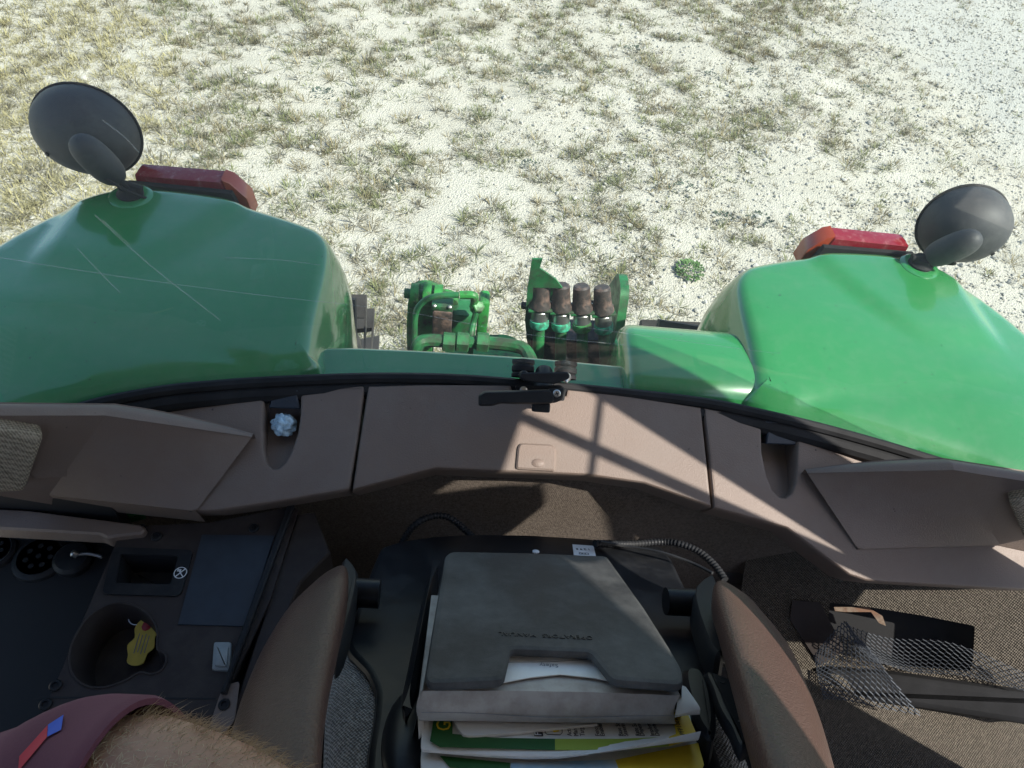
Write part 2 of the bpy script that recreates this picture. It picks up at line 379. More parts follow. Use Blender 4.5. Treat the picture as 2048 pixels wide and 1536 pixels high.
# ------------------------------------------------------------------ the ground
def axis(lo, hi, step, far):
    a = list(np.arange(lo, hi+1e-6, step)); ext = [1.5, 4, 10, 25, 60, far]
    return np.array([lo-e for e in ext[::-1]] + a + [hi+e for e in ext])
def make_ground():
    X = axis(-6, 9, 0.07, 140); Y = axis(0.2, 12, 0.07, 140)
    gx, gy = np.meshgrid(X, Y)
    z = 0.018*np.sin(gx*1.3+0.7*np.sin(gy*0.9))*np.cos(gy*1.1+1.0) + 0.010*np.sin(gx*4.1+gy*2.3)*np.sin(gy*3.7-gx)
    z += rng.normal(0, 0.0035, z.shape)
    z[(gx < -6.5) | (gx > 9.5) | (gy > 12.5) | (gy < 0)] = 0
    v = np.stack([gx.ravel(), gy.ravel(), z.ravel()], 1); nx = len(X); ny = len(Y)
    idx = np.arange(nx*ny).reshape(ny, nx)
    f = np.stack([idx[:-1, :-1], idx[:-1, 1:], idx[1:, 1:], idx[1:, :-1]], -1).reshape(-1, 4)
    me = bpy.data.meshes.new('ground'); me.from_pydata(v.tolist(), [], f.tolist())
    me.polygons.foreach_set('use_smooth', [True]*len(me.polygons))
    m = bpy.data.materials.new('white_limestone_soil'); m.use_nodes = True
    n = m.node_tree.nodes; l = m.node_tree.links; b = n['Principled BSDF']; b.inputs['Roughness'].default_value = 0.95; b.inputs['Specular IOR Level'].default_value = 0.1
    tc = n.new('ShaderNodeTexCoord')
    def noise(s, d=6, r=0.55):
        q = n.new('ShaderNodeTexNoise'); q.inputs['Scale'].default_value = s; q.inputs['Detail'].default_value = d; q.inputs['Roughness'].default_value = r
        l.new(tc.outputs['Object'], q.inputs['Vector']); return q
    def mixc(fac, A, B):
        q = n.new('ShaderNodeMix'); q.data_type = 'RGBA'; l.new(fac, q.inputs['Factor'])
        for s, c in (('A', A), ('B', B)):
            if isinstance(c, tuple): q.inputs[s].default_value = (*c, 1)
            else: l.new(c, q.inputs[s])
        return q.outputs['Result']
    def rng_(o, a, b_, lo=0, hi=1):
        q = n.new('ShaderNodeMapRange'); q.inputs[1].default_value = a; q.inputs[2].default_value = b_; q.inputs[3].default_value = lo; q.inputs[4].default_value = hi
        l.new(o, q.inputs[0]); return q.outputs[0]
    n1 = noise(1.2); c = mixc(rng_(n1.outputs[0], 0.35, 0.65), (0.55, 0.52, 0.44), (0.475, 0.445, 0.37))
    n2 = noise(26, 8, 0.7); c = mixc(rng_(n2.outputs[0], 0.45, 0.75, 0, 0.55), c, (0.40, 0.365, 0.295))
    n3 = noise(120, 4, 0.6); c = mixc(rng_(n3.outputs[0], 0.52, 0.72, 0, 0.55), c, (0.23, 0.21, 0.165))
    # greyer travelled gravel towards the far right
    sp = n.new('ShaderNodeSeparateXYZ'); l.new(tc.outputs['Object'], sp.inputs[0])
    ma = n.new('ShaderNodeMath'); ma.operation = 'MULTIPLY_ADD'; ma.inputs[1].default_value = ROAD[0]; l.new(sp.outputs[0], ma.inputs[0])
    mb = n.new('ShaderNodeMath'); mb.operation = 'MULTIPLY_ADD'; mb.inputs[1].default_value = ROAD[1]; l.new(sp.outputs[1], mb.inputs[0]); mb.inputs[2].default_value = ROAD[2]; l.new(mb.outputs[0], ma.inputs[2])
    n4 = noise(1.6, 5); mc = n.new('ShaderNodeMath'); mc.operation = 'MULTIPLY_ADD'; mc.inputs[1].default_value = 1.6; l.new(n4.outputs[0], mc.inputs[0]); l.new(ma.outputs[0], mc.inputs[2])
    c = mixc(rng_(mc.outputs[0], 0.5, 1.3, 0, 0.6), c, mixc(rng_(n3.outputs[0], 0.35, 0.65), (0.50, 0.50, 0.46), (0.36, 0.36, 0.34)))
    l.new(c, b.inputs['Base Color'])
    vo = n.new('ShaderNodeTexVoronoi'); vo.inputs['Scale'].default_value = 75; l.new(tc.outputs['Object'], vo.inputs['Vector'])
    sm = n.new('ShaderNodeMath'); sm.operation = 'MULTIPLY_ADD'; sm.inputs[1].default_value = 0.7; l.new(vo.outputs['Distance'], sm.inputs[0]); l.new(n2.outputs[0], sm.inputs[2])
    bp = n.new('ShaderNodeBump'); bp.inputs['Strength'].default_value = 0.9; bp.inputs['Distance'].default_value = 0.012
    l.new(sm.outputs[0], bp.inputs['Height']); l.new(bp.outputs[0], b.inputs['Normal'])
    me.materials.append(m)
    o = bpy.data.objects.new('ground', me); COL.objects.link(o)
    tag(o, 'white crushed limestone ground behind the tractor, thinly grown over', None, kind='structure')
# line of the travelled gravel: signed distance grows towards the far right
_a = at(1700, 0, z=0); _b = at(2048, 330, z=0)
_n = Vector((-( _b-_a).y, (_b-_a).x)).normalized()
if _n.dot(Vector((1, 0.4))) < 0: _n = -_n
ROAD = (_n.x, _n.y, -(_n.x*_a.x+_n.y*_a.y))
def road_d(x, y): return ROAD[0]*x + ROAD[1]*y + ROAD[2]
make_ground()

def vnoise(x, y, s, seed):
    r2 = np.random.default_rng(seed); g = r2.random((64, 64))
    X = x*s; Y = y*s; i = np.floor(X).astype(int); j = np.floor(Y).astype(int); fx = X-i; fy = Y-j
    fx = fx*fx*(3-2*fx); fy = fy*fy*(3-2*fy)
    q = lambda a, b: g[a % 64, b % 64]
    return (q(i, j)*(1-fx)+q(i+1, j)*fx)*(1-fy)+(q(i, j+1)*(1-fx)+q(i+1, j+1)*fx)*fy
def ground_z(x, y):
    return 0.018*np.sin(x*1.3+0.7*np.sin(y*0.9))*np.cos(y*1.1+1.0) + 0.010*np.sin(x*4.1+y*2.3)*np.sin(y*3.7-x)
def in_view(x, y, mg=0.06):
    d = np.stack([x-CAM.x, y-CAM.y, np.full_like(x, -CAM.z)], 1); z = d@np.array(FW); z = np.maximum(z, 1e-3)
    u = 1024+F*(d@np.array(RT))/z; v = 768-F*(d@np.array(UP))/z
    return (u > -2048*mg) & (u < 2048*(1+mg)) & (v > -1536*mg) & (v < 800), u, v
def lush(x, y, u, v):
    """how thickly plants grow: straw on the left, patches in the middle, thin on the right"""
    p = 0.5*vnoise(x, y, 1.9, 1)+0.5*vnoise(x+9, y+4, 5.3, 2)
    left = np.clip((500-u)/500, 0, 1)*np.clip((v+150)/250, 0, 1)*np.clip((620-v)/150, 0, 1)
    right = np.clip((u-1250)/500, 0, 1)*np.clip((v-80)/320, 0, 1)
    rd = np.clip((road_d(x, y)+0.9)/1.0, 0, 1)
    dens = np.clip((p-0.34)*2.9, 0.08, 0.85) + 0.75*left
    return np.clip(dens*(1-0.80*right)*(1-0.96*rd), 0, 1.3), left

def make_stones():
    t = (1+5**.5)/2
    iv = np.array([(-1, t, 0), (1, t, 0), (-1, -t, 0), (1, -t, 0), (0, -1, t), (0, 1, t), (0, -1, -t), (0, 1, -t), (t, 0, -1), (t, 0, 1), (-t, 0, -1), (-t, 0, 1)])/np.sqrt(1+t*t)
    fa = np.array([(0, 11, 5), (0, 5, 1), (0, 1, 7), (0, 7, 10), (0, 10, 11), (1, 5, 9), (5, 11, 4), (11, 10, 2), (10, 7, 6), (7, 1, 8), (3, 9, 4), (3, 4, 2), (3, 2, 6), (3, 6, 8), (3, 8, 9), (4, 9, 5), (2, 4, 11), (6, 2, 10), (8, 6, 7), (9, 8, 1)])
    N = 110000
    x = rng.uniform(-5, 8.0, N); y = rng.uniform(1.0, 11, N)
    ok, u, v = in_view(x, y); x, y, u, v = x[ok], y[ok], u[ok], v[ok]
    right = np.clip((u-700)/700, 0.16, 1); right = right*(0.45+0.55*vnoise(x, y, 1.7, 5))
    k = rng.random(len(x)) < right; x, y = x[k], y[k]; n = len(x)
    s = np.exp(rng.normal(math.log(0.0078), 0.42, n)); s = np.clip(s, 0.004, 0.030)
    V = iv[None]*(1+rng.uniform(-0.28, 0.28, (n, 12, 1)))*s[:, None, None]*rng.uniform(0.6, 1.25, (n, 1, 3))
    V[..., 2] *= 0.75
    V[..., 0] += x[:, None]; V[..., 1] += y[:, None]; V[..., 2] += (ground_z(x, y)+s*0.35)[:, None]
    Fc = fa[None]+(np.arange(n)*12)[:, None, None]
    me = bpy.data.meshes.new('gravel'); me.from_pydata(V.reshape(-1, 3).tolist(), [], Fc.reshape(-1, 3).tolist())
    m = mat('limestone_gravel', (0.54, 0.52, 0.46), 0.9, col2=(0.33, 0.31, 0.265), vscale=18, spec=0.15)
    me.materials.append(m); o = bpy.data.objects.new('gravel', me); COL.objects.link(o)
    tag(o, 'loose white limestone gravel strewn over the ground, thickest on the right', None, kind='stuff')
make_stones()

def make_grass():
    N = 52000
    x = rng.uniform(-5.2, 8.2, N); y = rng.uniform(1.0, 11.2, N)
    ok, u, v = in_view(x, y); x, y, u, v = x[ok], y[ok], u[ok], v[ok]
    D, left = lush(x, y, u, v); k = rng.random(len(x)) < D*0.95; x, y, D, left = x[k], y[k], D[k], left[k]
    vs = []; fs = []; cs = []; base = 0
    for i in range(len(x)):
        big = rng.random() < 0.10
        nb = int(rng.integers(10, 22)*(1.8 if big else 1)); L0 = rng.uniform(0.035, 0.085)*(1.5 if big else 1)
        kind = rng.random()
        if left[i] > 0.3 and kind < 0.75: c = np.array((0.31, 0.275, 0.145))
        elif kind < 0.40: c = np.array((0.160, 0.170, 0.078))
        elif kind < 0.75: c = np.array((0.225, 0.190, 0.108))
        else: c = np.array((0.14, 0.125, 0.085))
        z0 = float(ground_z(x[i], y[i]))-0.003; r0 = rng.uniform(0.015, 0.065)
        for b in range(nb):
            a = rng.uniform(0, 2*math.pi); el = rng.uniform(0.05, 1.1); L = L0*rng.uniform(0.6, 1.3); wd = rng.uniform(0.0014, 0.0030)
            px = x[i]+math.cos(a)*r0*rng.random(); py = y[i]+math.sin(a)*r0*rng.random()
            dx, dy = math.cos(a)*math.cos(el), math.sin(a)*math.cos(el); sz = math.sin(el)
            sx, sy = -math.sin(a)*wd, math.cos(a)*wd
            mx_, my_, mz = px+dx*L*0.55, py+dy*L*0.55, z0+sz*L*0.6
            tx, ty, tz = px+dx*L*1.05, py+dy*L*1.05, max(z0+0.004, z0+sz*L*0.85)
            vs += [(px-sx, py-sy, z0), (px+sx, py+sy, z0), (mx_+sx*.8, my_+sy*.8, mz), (mx_-sx*.8, my_-sy*.8, mz), (tx, ty, tz)]
            fs += [(base, base+1, base+2, base+3), (base+3, base+2, base+4)]; base += 5
            cc = c*rng.uniform(0.6, 1.5); cs += [cc]*5
    me = bpy.data.meshes.new('grass'); me.from_pydata(vs, [], fs)
    ca = me.color_attributes.new('tint', 'FLOAT_COLOR', 'POINT')
    arr = np.ones((len(cs), 4)); arr[:, :3] = np.array(cs); ca.data.foreach_set('color', arr.ravel())
    m = bpy.data.materials.new('dry_grass'); m.use_nodes = True; n = m.node_tree.nodes; l = m.node_tree.links
    b = n['Principled BSDF']; b.inputs['Roughness'].default_value = 0.7; b.inputs['Specular IOR Level'].default_value = 0.2
    at_ = n.new('ShaderNodeAttribute'); at_.attribute_name = 'tint'; l.new(at_.outputs['Color'], b.inputs['Base Color'])
    me.materials.append(m); o = bpy.data.objects.new('grass', me); COL.objects.link(o)
    tag(o, 'sparse tufts of olive and straw coloured grass in the white soil', None, kind='stuff')
make_grass()

# ------------------------------------------------------------------ weeds: broad leaved plants, each one a thing
M_WEED = mat('dull_weed_leaf', (0.060, 0.085, 0.058), 0.7, var=0.3, vscale=60)
M_WEEDG = mat('green_weed_leaf', (0.085, 0.165, 0.045), 0.65, var=0.3, vscale=60)
def weed_mesh(n, size, seed, up=0.3):
    r2 = random.Random(seed); b = MB()
    for i in range(n):
        a = r2.uniform(0, 6.28); rr = size*math.sqrt(r2.random()); L = r2.uniform(0.014, 0.026)*(size/0.08)**0.5; el = r2.uniform(-0.1, 0.9)
        c = Vector((math.cos(a)*rr, math.sin(a)*rr, 0.006+up*(size-rr)*r2.random()))
        d = Vector((math.cos(a+r2.uniform(-.8, .8))*math.cos(el), math.sin(a)*math.cos(el), math.sin(el))); s = d.cross(Vector((0, 0, 1)))
        s = (s.normalized() if s.length > 1e-3 else Vector((1, 0, 0)))*L*0.36
        b.add([c, c+d*L*0.5+s, c+d*L, c+d*L*0.5-s], [[0, 1, 2, 3]])
    for i in range(5):
        a = r2.uniform(0, 6.28); v, f = tube_data([(0, 0, 0), (math.cos(a)*size*.8, math.sin(a)*size*.8, 0.02)], 0.0015, 4); b.add(v, f)
    return b
WEEDS = [(1090, 150), (645, 185), (1510, 145), (1420, 150), (1080, 140), (1445, 440), (1730, 180), (1365, 385), (1270, 95), (790, 365), (1060, 330), (1520, 445)]
WHERE = ['near the top edge right of the middle', 'above the left tail light towards the middle', 'right of two close neighbours near the top right', 'left of two close neighbours near the top right',
         'just left of the weed near the top edge', 'above and right of the green clump, nearest the right fender', 'beside the grey travelled strip at far right', 'midway between the green clump and the top edge', 'topmost of all in the middle right', 'straight above the lift arm', 'straight above the four couplers', 'close below the one nearest the right fender']
meshes = []
for k in range(3):
    o = weed_mesh(60, 0.10, 40+k).build('weed', M_WEED); meshes.append(o)
for i, (u, v) in enumerate(WEEDS):
    if i < 3: o = meshes[i]
    else: o = meshes[i % 3].copy(); COL.objects.link(o)
    p = at(u, v, z=0); o.location = (p.x, p.y, float(ground_z(p.x, p.y))+0.012); o.rotation_euler = (0, 0, i*1.7)
    s = 0.75+0.35*((i*37) % 10)/10; o.scale = (s, s, s)
    tag(o, 'low grey-green weed '+WHERE[i], 'weed', 'grey-green weeds on the gravel')
p = at(1377, 548, z=0); o = weed_mesh(240, 0.10, 77, 0.75).build('weed_clump', M_WEEDG); o.location = (p.x, p.y, 0.045)
tag(o, 'rounded bright green weed clump on bare gravel left of the right fender', 'weed')

# ------------------------------------------------------------------ the tractor
T = thing('tractor', 'green farm tractor around the viewer, its cab trim, rear window and fenders in view', 'tractor', (0, 0, 0))

# the curved sill of the rear window
sill_px = [(40, 845), (110, 825), (210, 797), (330, 775), (430, 765), (530, 758), (735, 750), (900, 752), (1040, 762), (1220, 778), (1405, 799), (1535, 825), (1640, 850), (1750, 880), (1850, 910), (1950, 942), (2060, 985)]
sill = [at(u, v, z=2.055) for u, v in sill_px]
def on_sill(x):
    for a, b in zip(sill, sill[1:]):
        if a.x <= x <= b.x: t = (x-a.x)/(b.x-a.x); return a.lerp(b, t)
    return sill[0] if x < sill[0].x else sill[-1]

# fenders: a near flat top with a rolled edge and a short skirt
def fender(sg):
    fy = lambda x: on_sill(-x if sg < 0 else x).y+.008 if x < .79 else .725-.55*(x-.79)
    pl = [(.386, fy(.386)+.02), (.384, .95), (.382, 1.09), (.392, 1.172), (.432, 1.228), (.50, 1.257), (.58, 1.284), (.66, 1.304), (.77, 1.312), (.85, 1.308), (.925, 1.280), (1.005, 1.205), (1.07, 1.10), (1.125, .94), (1.155, .75), (1.155, fy(1.155))]+[(x, fy(x)) for x in (1.05, .95, .87, .79, .70, .60, .50, .43)]
    pl = [(a*sg, b) for a, b in pl]
    rad = [0.02]+[.05]*14+[.02]+[.04]*8
    pts = fillet(pl, rad, 4)
    if area(pts) < 0: pts = pts[::-1]
    # resample long edges
    q = []
    for i in range(len(pts)):
        a = Vector(pts[i]); b = Vector(pts[(i+1) % len(pts)]); k = max(1, int((b-a).length/0.035))
        for s in range(k): c = a.lerp(b, s/k); q.append((c.x, c.y))
    pts = q
    def top(x, y):
        x = abs(x); z = 2.100 - 0.022*max(0, (x-.80)/.33)**2 - 0.035*max(0, (.66-y)/.36)**2
        t = max(0, min(1, (fy(x)+.30-y)/.30)); z -= .048*t*t
        # raised pad that carries lamp and tail light, bounded by a soft S-shaped crease
        cx = .60 + .16*max(0, min(1, (1.25-y)/.26))**1.3
        s = max(0, min(1, (x-cx)/.05)); s = s*s*(3-2*s); t = max(0, min(1, (y-.97)/.10)); t = t*t*(3-2*t)
        o_ = max(0, min(1, (.955-x)/.03)); o_ = o_*o_*(3-2*o_)
        z += .012*s*t*o_
        # shallow pressed swage ahead of it
        z -= .004*math.exp(-((y-.84-.12*(x-.43))/.012)**2)*(1 if .5 < x < .95 else 0)
        return z
    v = []; f = []; n = len(pts)
    cx, cy = .74*sg, 1.0
    rings = [(-.006, -.36, 0), (-.002, -.20, 0), (.0, -.135, 0), (.006, -.098, 0), (.017, -.058, 0), (.026, -.033, 0), (.032, -.019, 0), (.038, -.009, 0), (.046, -.0025, 0), (.056, 0, 0)]
    for d, h, _ in rings:
        for (a, b), (a0, b0) in zip(inset(pts, d), pts):
            k_ = max(0, min(1, (b0-fy(abs(a0)))/.10)); k_ = 1 if h < -.12 else .12+.88*k_*k_*(3-2*k_)       # the front edge runs flat up to the glass
            v.append(Vector((a, b, top(a, b)+h*k_)))
    R_ = len(rings)
    for k in range(R_-1):
        for i in range(n):
            j = (i+1) % n; f.append([k*n+i, k*n+j, (k+1)*n+j, (k+1)*n+i])
    base = inset(pts, .056); inner = [Vector(q) for q in base]; st = .022
    def inside(x, y):
        c_ = False
        for i in range(n):
            a, b = base[i], base[i-1]
            if (a[1] > y) != (b[1] > y) and x < (b[0]-a[0])*(y-a[1])/(b[1]-a[1])+a[0]: c_ = not c_
        return c_
    gx = [.40+st*i for i in range(36)]; gy = [.54+st*i for i in range(36)]
    for y in gy:
        for x in gx:
            if inside(x*sg, y) and min((Vector((x*sg, y))-q).length for q in inner[:n]) > st*.55: inner.append(Vector((x*sg, y)))
    from mathutils.geometry import delaunay_2d_cdt
    vc, _, fc, ov, _, _ = delaunay_2d_cdt(inner, [(i, (i+1) % n) for i in range(n)], [], 1, 1e-6)
    mp = []
    for q, o_ in zip(vc, ov):
        if o_ and o_[0] < n: mp.append((R_-1)*n+o_[0])
        else: v.append(Vector((q.x, q.y, top(q.x, q.y)))); mp.append(len(v)-1)
    f += [[mp[i] for i in t_] for t_ in fc]
    return obj('fender', v, f, M_GREEN, T, smooth=50), top
FL, top_z = fender(-1); FR, _ = fender(1)
FL['label'] = 'green fender on the left, in the shade of the cab'; FR['label'] = 'sunlit green fender on the right'

def tail_light(sg):
    # red block of trapezoid outline on the fender's rear edge, chamfered orange end towards the middle
    fr = Frame((0, 1.292, 0), (1, 0, 0), (0, 0, 1))
    if sg < 0: A = [(-.850, 2.04), (-.850, 2.122), (-.672, 2.124), (-.655, 2.04)]; B = [(-.655, 2.045), (-.672, 2.129), (-.655, 2.123), (-.624, 2.088), (-.618, 2.045)]
    else: A = [(.850, 2.04), (.850, 2.122), (.672, 2.124), (.655, 2.04)]; B = [(.655, 2.045), (.672, 2.129), (.655, 2.123), (.624, 2.088), (.618, 2.045)]
    o = slab('tail_light', fr, fillet(A, .006, 3), [(.002, -.044), (0, -.042), (0, -.004), (.002, 0)], M_RED, T)
    slab('orange_lens', fr, B, [(.002, -.043), (0, -.041), (0, -.004), (.002, -.001)], M_AMBER, o)
    C = [(sg*.862, 2.005), (sg*.862, 2.110), (sg*.650, 2.108), (sg*.636, 2.06), (sg*.64, 2.005)]
    slab('light_base', fr, C, [(0, .003), (0, .016)], M_RUBBER, o)
tail_light(-1); tail_light(1)

# work lamps
def work_lamp(sg):
    if sg < 0: base = at(262, 392, z=2.112); c = at(172, 262, y=1.335); back = at(192, 326, y=1.215); ang = -24; sx = .95
    else: base = at(1838, 532, z=2.112); c = at(1928, 450, y=1.335); back = at(1908, 502, y=1.215); ang = 4; sx = .91
    view = (c-CAM).normalized()
    axis = Vector((0.12*sg, 0.94, -0.32)).normalized()
    side = RT*math.cos(R(-ang)) + UP*math.sin(R(ang)); side = (side - axis*side.dot(axis)).normalized()
    mx = basis(c, axis, side)
    prof = [(.018, -.088), (.042, -.083), (.068, -.068), (.088, -.045), (.099, -.018), (.103, .004), (.103, .018), (.098, .024), (.090, .024)]
    v, f = lathe_data(prof, mx @ Matrix.Diagonal((1.04*sx, .84, .95, 1)), 36)
    o = obj('work_lamp', v, f, M_LAMP, T, smooth=50)
    lathe('lamp_lens', [(.0005, .020), (.050, .024), (.088, .021)], mx @ Matrix.Diagonal((1.04*sx, .84, .95, 1)), M_GREY, o, 30)
    rm = mx @ Matrix.Diagonal((1.04*sx, .84, .95, 1))
    v, f = tube_data([rm @ Vector((.104*math.cos(i*math.pi/24), .104*math.sin(i*math.pi/24), .010)) for i in range(49)], .0035, 8); obj('lamp_rim', v, f, M_RUBBER, o)
    for a_ in (.9, 2.2):
        q_ = rm @ Vector((.074*math.cos(a_), .074*math.sin(a_), -.064)); lathe('lamp_screw', [(.005, 0), (.005, .003), (.003, .004)], basis(q_, (q_-c)), M_RUBBER, o, 10)
    d = (base-back).normalized()
    b2 = basis(back+Vector((0, .01, 0)), d, side)
    v, f = ellipsoid_data(b2, .034*sx, .030, .058, 20, 12, 2.5); obj('lamp_neck', v, f, M_LAMP, o, smooth=60)
    tip = back + d*.050
    mb = MB()
    for s in (-1, 1):
        q = side*.013*s
        v, f = tube_data([tip-d*.02+q, tip+d*.012+q*1.3, base+Vector((0, 0, .022))+q*1.3, base+Vector((0, 0, .012))+q*1.3], .0058, 8); mb.add(v, f)
    mb.build('lamp_bracket', M_RUBBER, o)
    tube('lamp_cable', spline([back+Vector((0, -.01, -.015)), (back+base)/2+side*.030+Vector((0, -.02, .0)), base+side*.034+Vector((0, -.006, .012)), base+side*.03+Vector((0, .01, -.004))], 6), .0032, M_RUBBER, o, 6)
    lathe('lamp_foot', [(.026, -.004), (.026, .006), (.021, .010), (.019, .014), (.019, .020), (.010, .023)], Matrix.Translation(base+Vector((0, 0, .002))), M_RUBBER, o, 20)
    v, f = tube_data([base+Vector((0, 0, .026))-side*.028, base+Vector((0, 0, .026))+side*.028], .008, 8); obj('pivot_bolt', v, f, M_RUBBER, o)
    lathe('mounting_boss', [(.044, -.010), (.042, .001), (.036, .004), (.028, .004)], Matrix.Translation(base), M_GREEN, o, 28)
    o['label'] = 'black work lamp turned rearwards on the %s fender' % ('shaded left' if sg < 0 else 'sunlit right')
work_lamp(-1); work_lamp(1)

# rear wheels, mostly hidden under the fenders
def wheel(sg):
    cx, cy, cz, Ro = .715*sg, 1.14, .92, .735
    mx = basis((cx, cy, cz), (sg, 0, 0), (0, 0, 1))
    o = lathe('rear_tyre', [(.40, -.20), (.46, -.235), (.60, -.235), (.68, -.215), (Ro, -.15), (Ro+.01, 0), (Ro, .15), (.68, .215), (.60, .235), (.46, .235), (.40, .20)], mx, M_TYRE, T, 64)
    mb = MB()
    for i in range(22):
        for s in (-1, 1):
            a = (i+(0.5 if s > 0 else 0))*2*math.pi/22
            def q(r, w, da): return mx @ Vector((r*math.cos(a+da), r*math.sin(a+da), w*s))
            pts = [(Ro-.02, .01, .10), (Ro-.02, .255, -.05), (Ro-.12, .262, -.07)]; v = []
            for r, ww, da in pts:
                for dr, dd in ((0, -.03), (.075, -.018), (.075, .018), (0, .03)): v.append(q(r+dr, ww, da+dd))
            f = [[k*4+i_, k*4+(i_+1) % 4, k*4+4+(i_+1) % 4, k*4+4+i_] for k in range(2) for i_ in range(4)]+[[0, 1, 2, 3], [8, 9, 10, 11]]
            mb.add(v, f)
    mb.build('tread_lugs', M_TYRE, o, smooth=20)
    lathe('wheel_rim', [(.10, -.02), (.34, -.04), (.40, -.16), (.42, -.2), (.42, .2), (.40, .16), (.34, .04), (.1, .02)], mx, M_PYEL, o, 40)
wheel(-1); wheel(1)

# body behind the cab: deck strip, tank dome, drive housing
fr = HOR(2.02)
deck = fr.poly([(572, 757), (578, 712), (590, 694), (700, 690), (840, 696), (1060, 710), (1250, 728), (1330, 735), (1420, 745), (1530, 765), (1545, 830)])
back = [(.455, .84), (.31, .86), (0, .872), (-.31, .862), (-.46, .835)]
deck = deck[:-1]+[(.452, .885)]+back
D = slab('rear_deck', fr, fillet(deck, .010, 2), [(0, -.10), (0, -.014), (.004, -.004), (.012, 0)], M_GREEN, T, label='narrow green deck strip just outside the rear window')
frx = Frame((.17, 0, 0), (0, 1, 0), (0, 0, 1))                # dome profile in the y-z plane, swept along x
prof = []
for i in range(19):
    t = math.pi*i/18; prof.append((.955-.105*math.copysign(abs(math.cos(t))**.75, math.cos(t)), 1.99+.075*abs(math.sin(t))**.75))
prof += [(1.06, 1.80), (.85, 1.80)]
v, f = slab_data(frx, prof, [(.030, .0), (.010, .006), (.002, .016), (0, .030), (0, .270), (.003, .283), (.012, .29)])
obj('tank_dome', v, f, M_GREEN, T, smooth=50, label='rounded green tank cover beside the sunlit fender')
v, f = box_data((0, 1.08, 1.12), (.56, .62, .60), bev=.05); obj('drive_housing', v, f, M_DGREEN, T)
for sg in (-1, 1): tube('axle_housing', [(sg*.25, 1.14, .92), (sg*.62, 1.14, .92)], .16, M_DGREEN, T, 20)
# little black bracket corners at the deck's ends
for (u, v_) in ((594, 722), (1508, 800)):
    p = at(u, v_, z=2.018); v, f = box_data(p, (.010, .045, .016), bev=.003); obj('deck_clip', v, f, M_RUBBER, T)

# ---- hydraulics
Y0 = 1.42
def hp(u, v, y=Y0): return at(u, v, y=y)
# valve bracket: vertical green plate with a bent tongue
frv = VERT(Y0-.02)
br = frv.poly([(1058, 720), (1050, 640), (1055, 575), (1064, 517), (1085, 517), (1079, 535), (1112, 558), (1125, 575), (1066, 574), (1061, 720)])
VB = slab('valve_bracket', frv, br, [(0, -.003), (0, .003)], M_DGREEN, T)
v, f = box_data(hp(1048, 611), (.016, .016, .016), bev=.003); obj('bolt', v, f, M_RUBBER, VB)
frb = VERT(Y0+.035)
slab('valve_plate', frb, frb.poly([(1060, 560), (1115, 572), (1120, 640), (1130, 700), (1060, 740)]), [(0, -.003), (0, .003)], M_DGREEN, VB)
slab('valve_block', frb, frb.poly([(1070, 660), (1215, 665), (1220, 740), (1068, 735)]), [(0, -.05), (.003, .03), (.012, .036)], M_GREASE, VB)
slab('side_plate', Frame((at(1238, 640, y=Y0).x, 0, 0), (0, 1, 0), (0, 0, 1)), fillet([(1.30, 1.40), (1.62, 1.40), (1.60, 1.66), (1.52, 1.80), (1.44, 1.80), (1.36, 1.66)], .03), [(0, -.012), (0, .012)], M_DGREEN, VB)
for i, (u, top_, col) in enumerate(((1082, 565, M_TEAL), (1123, 569, M_TEAL), (1163, 571, M_GREEN2), (1204, 574, M_TEAL))):
    a = hp(u, top_); b = hp(u+(-6+4*i), top_+150, Y0-.06); d = (b-a).normalized(); L = (b-a).length
    mx = basis(a, d, (1, 0, 0)); k = L/150
    cp = lathe('hydraulic_coupler', [(.008, 58*k), (.022, 58*k), (.023, 76*k), (.016, 80*k), (.016, 150*k)], mx, M_DGREEN, T, 18)
    cp['label'] = ['leftmost of four quick couplers, teal ring', 'second coupler from the left, teal ring', 'coupler with the bright green ring', 'rightmost of four quick couplers, teal ring'][i]
    lathe('dust_cap', [(.018, 0), (.0225, 3*k), (.0245, 26*k), (.026, 34*k), (.030, 40*k), (.031, 46*k), (.026, 50*k)], mx, M_GREASE, cp, 20)
    v, f = box_data((0, -.0, 48*k), (.064, .050, .007), mx, .002); obj('flange', v, f, M_DGREEN, cp)
    for s in (-1, 1):
        lathe('flange_screw', [(.0045, -.006), (.0045, .004), (.002, .005)], basis(mx @ Vector((s*.027, -.018, 44*k)), (mx.to_3x3() @ Vector((0, 0, -1)))), M_STEEL, cp, 8)
    lathe('steel_collar', [(.021, 52*k), (.0235, 54*k), (.0235, 70*k), (.021, 72*k)], mx, M_STEEL, cp, 18)
    mb = MB(); mb.add(*lathe_data([(.019, 70*k), (.026, 72*k), (.027, 82*k), (.024, 86*k), (.018, 86*k)], mx, 14))
    v, f = box_data((0, -.018, 70*k), (.018, .016, .024), mx, .003); mb.add(v, f)
    mb.build('lock_ring', col, cp, smooth=30)
for k, pts in enumerate((((1068, 620, 1.46), (1058, 660, 1.44), (1064, 700, 1.40), (1085, 740, 1.32)), ((1215, 640, 1.47), (1224, 680, 1.44), (1216, 720, 1.38), (1190, 760, 1.30)), ((1100, 600, 1.50), (1142, 610, 1.50), (1185, 606, 1.50), (1222, 630, 1.48)))):
    tube('hydraulic_hose', spline([hp(*q) for q in pts], 6), .008, M_RUBBER, T, 8)
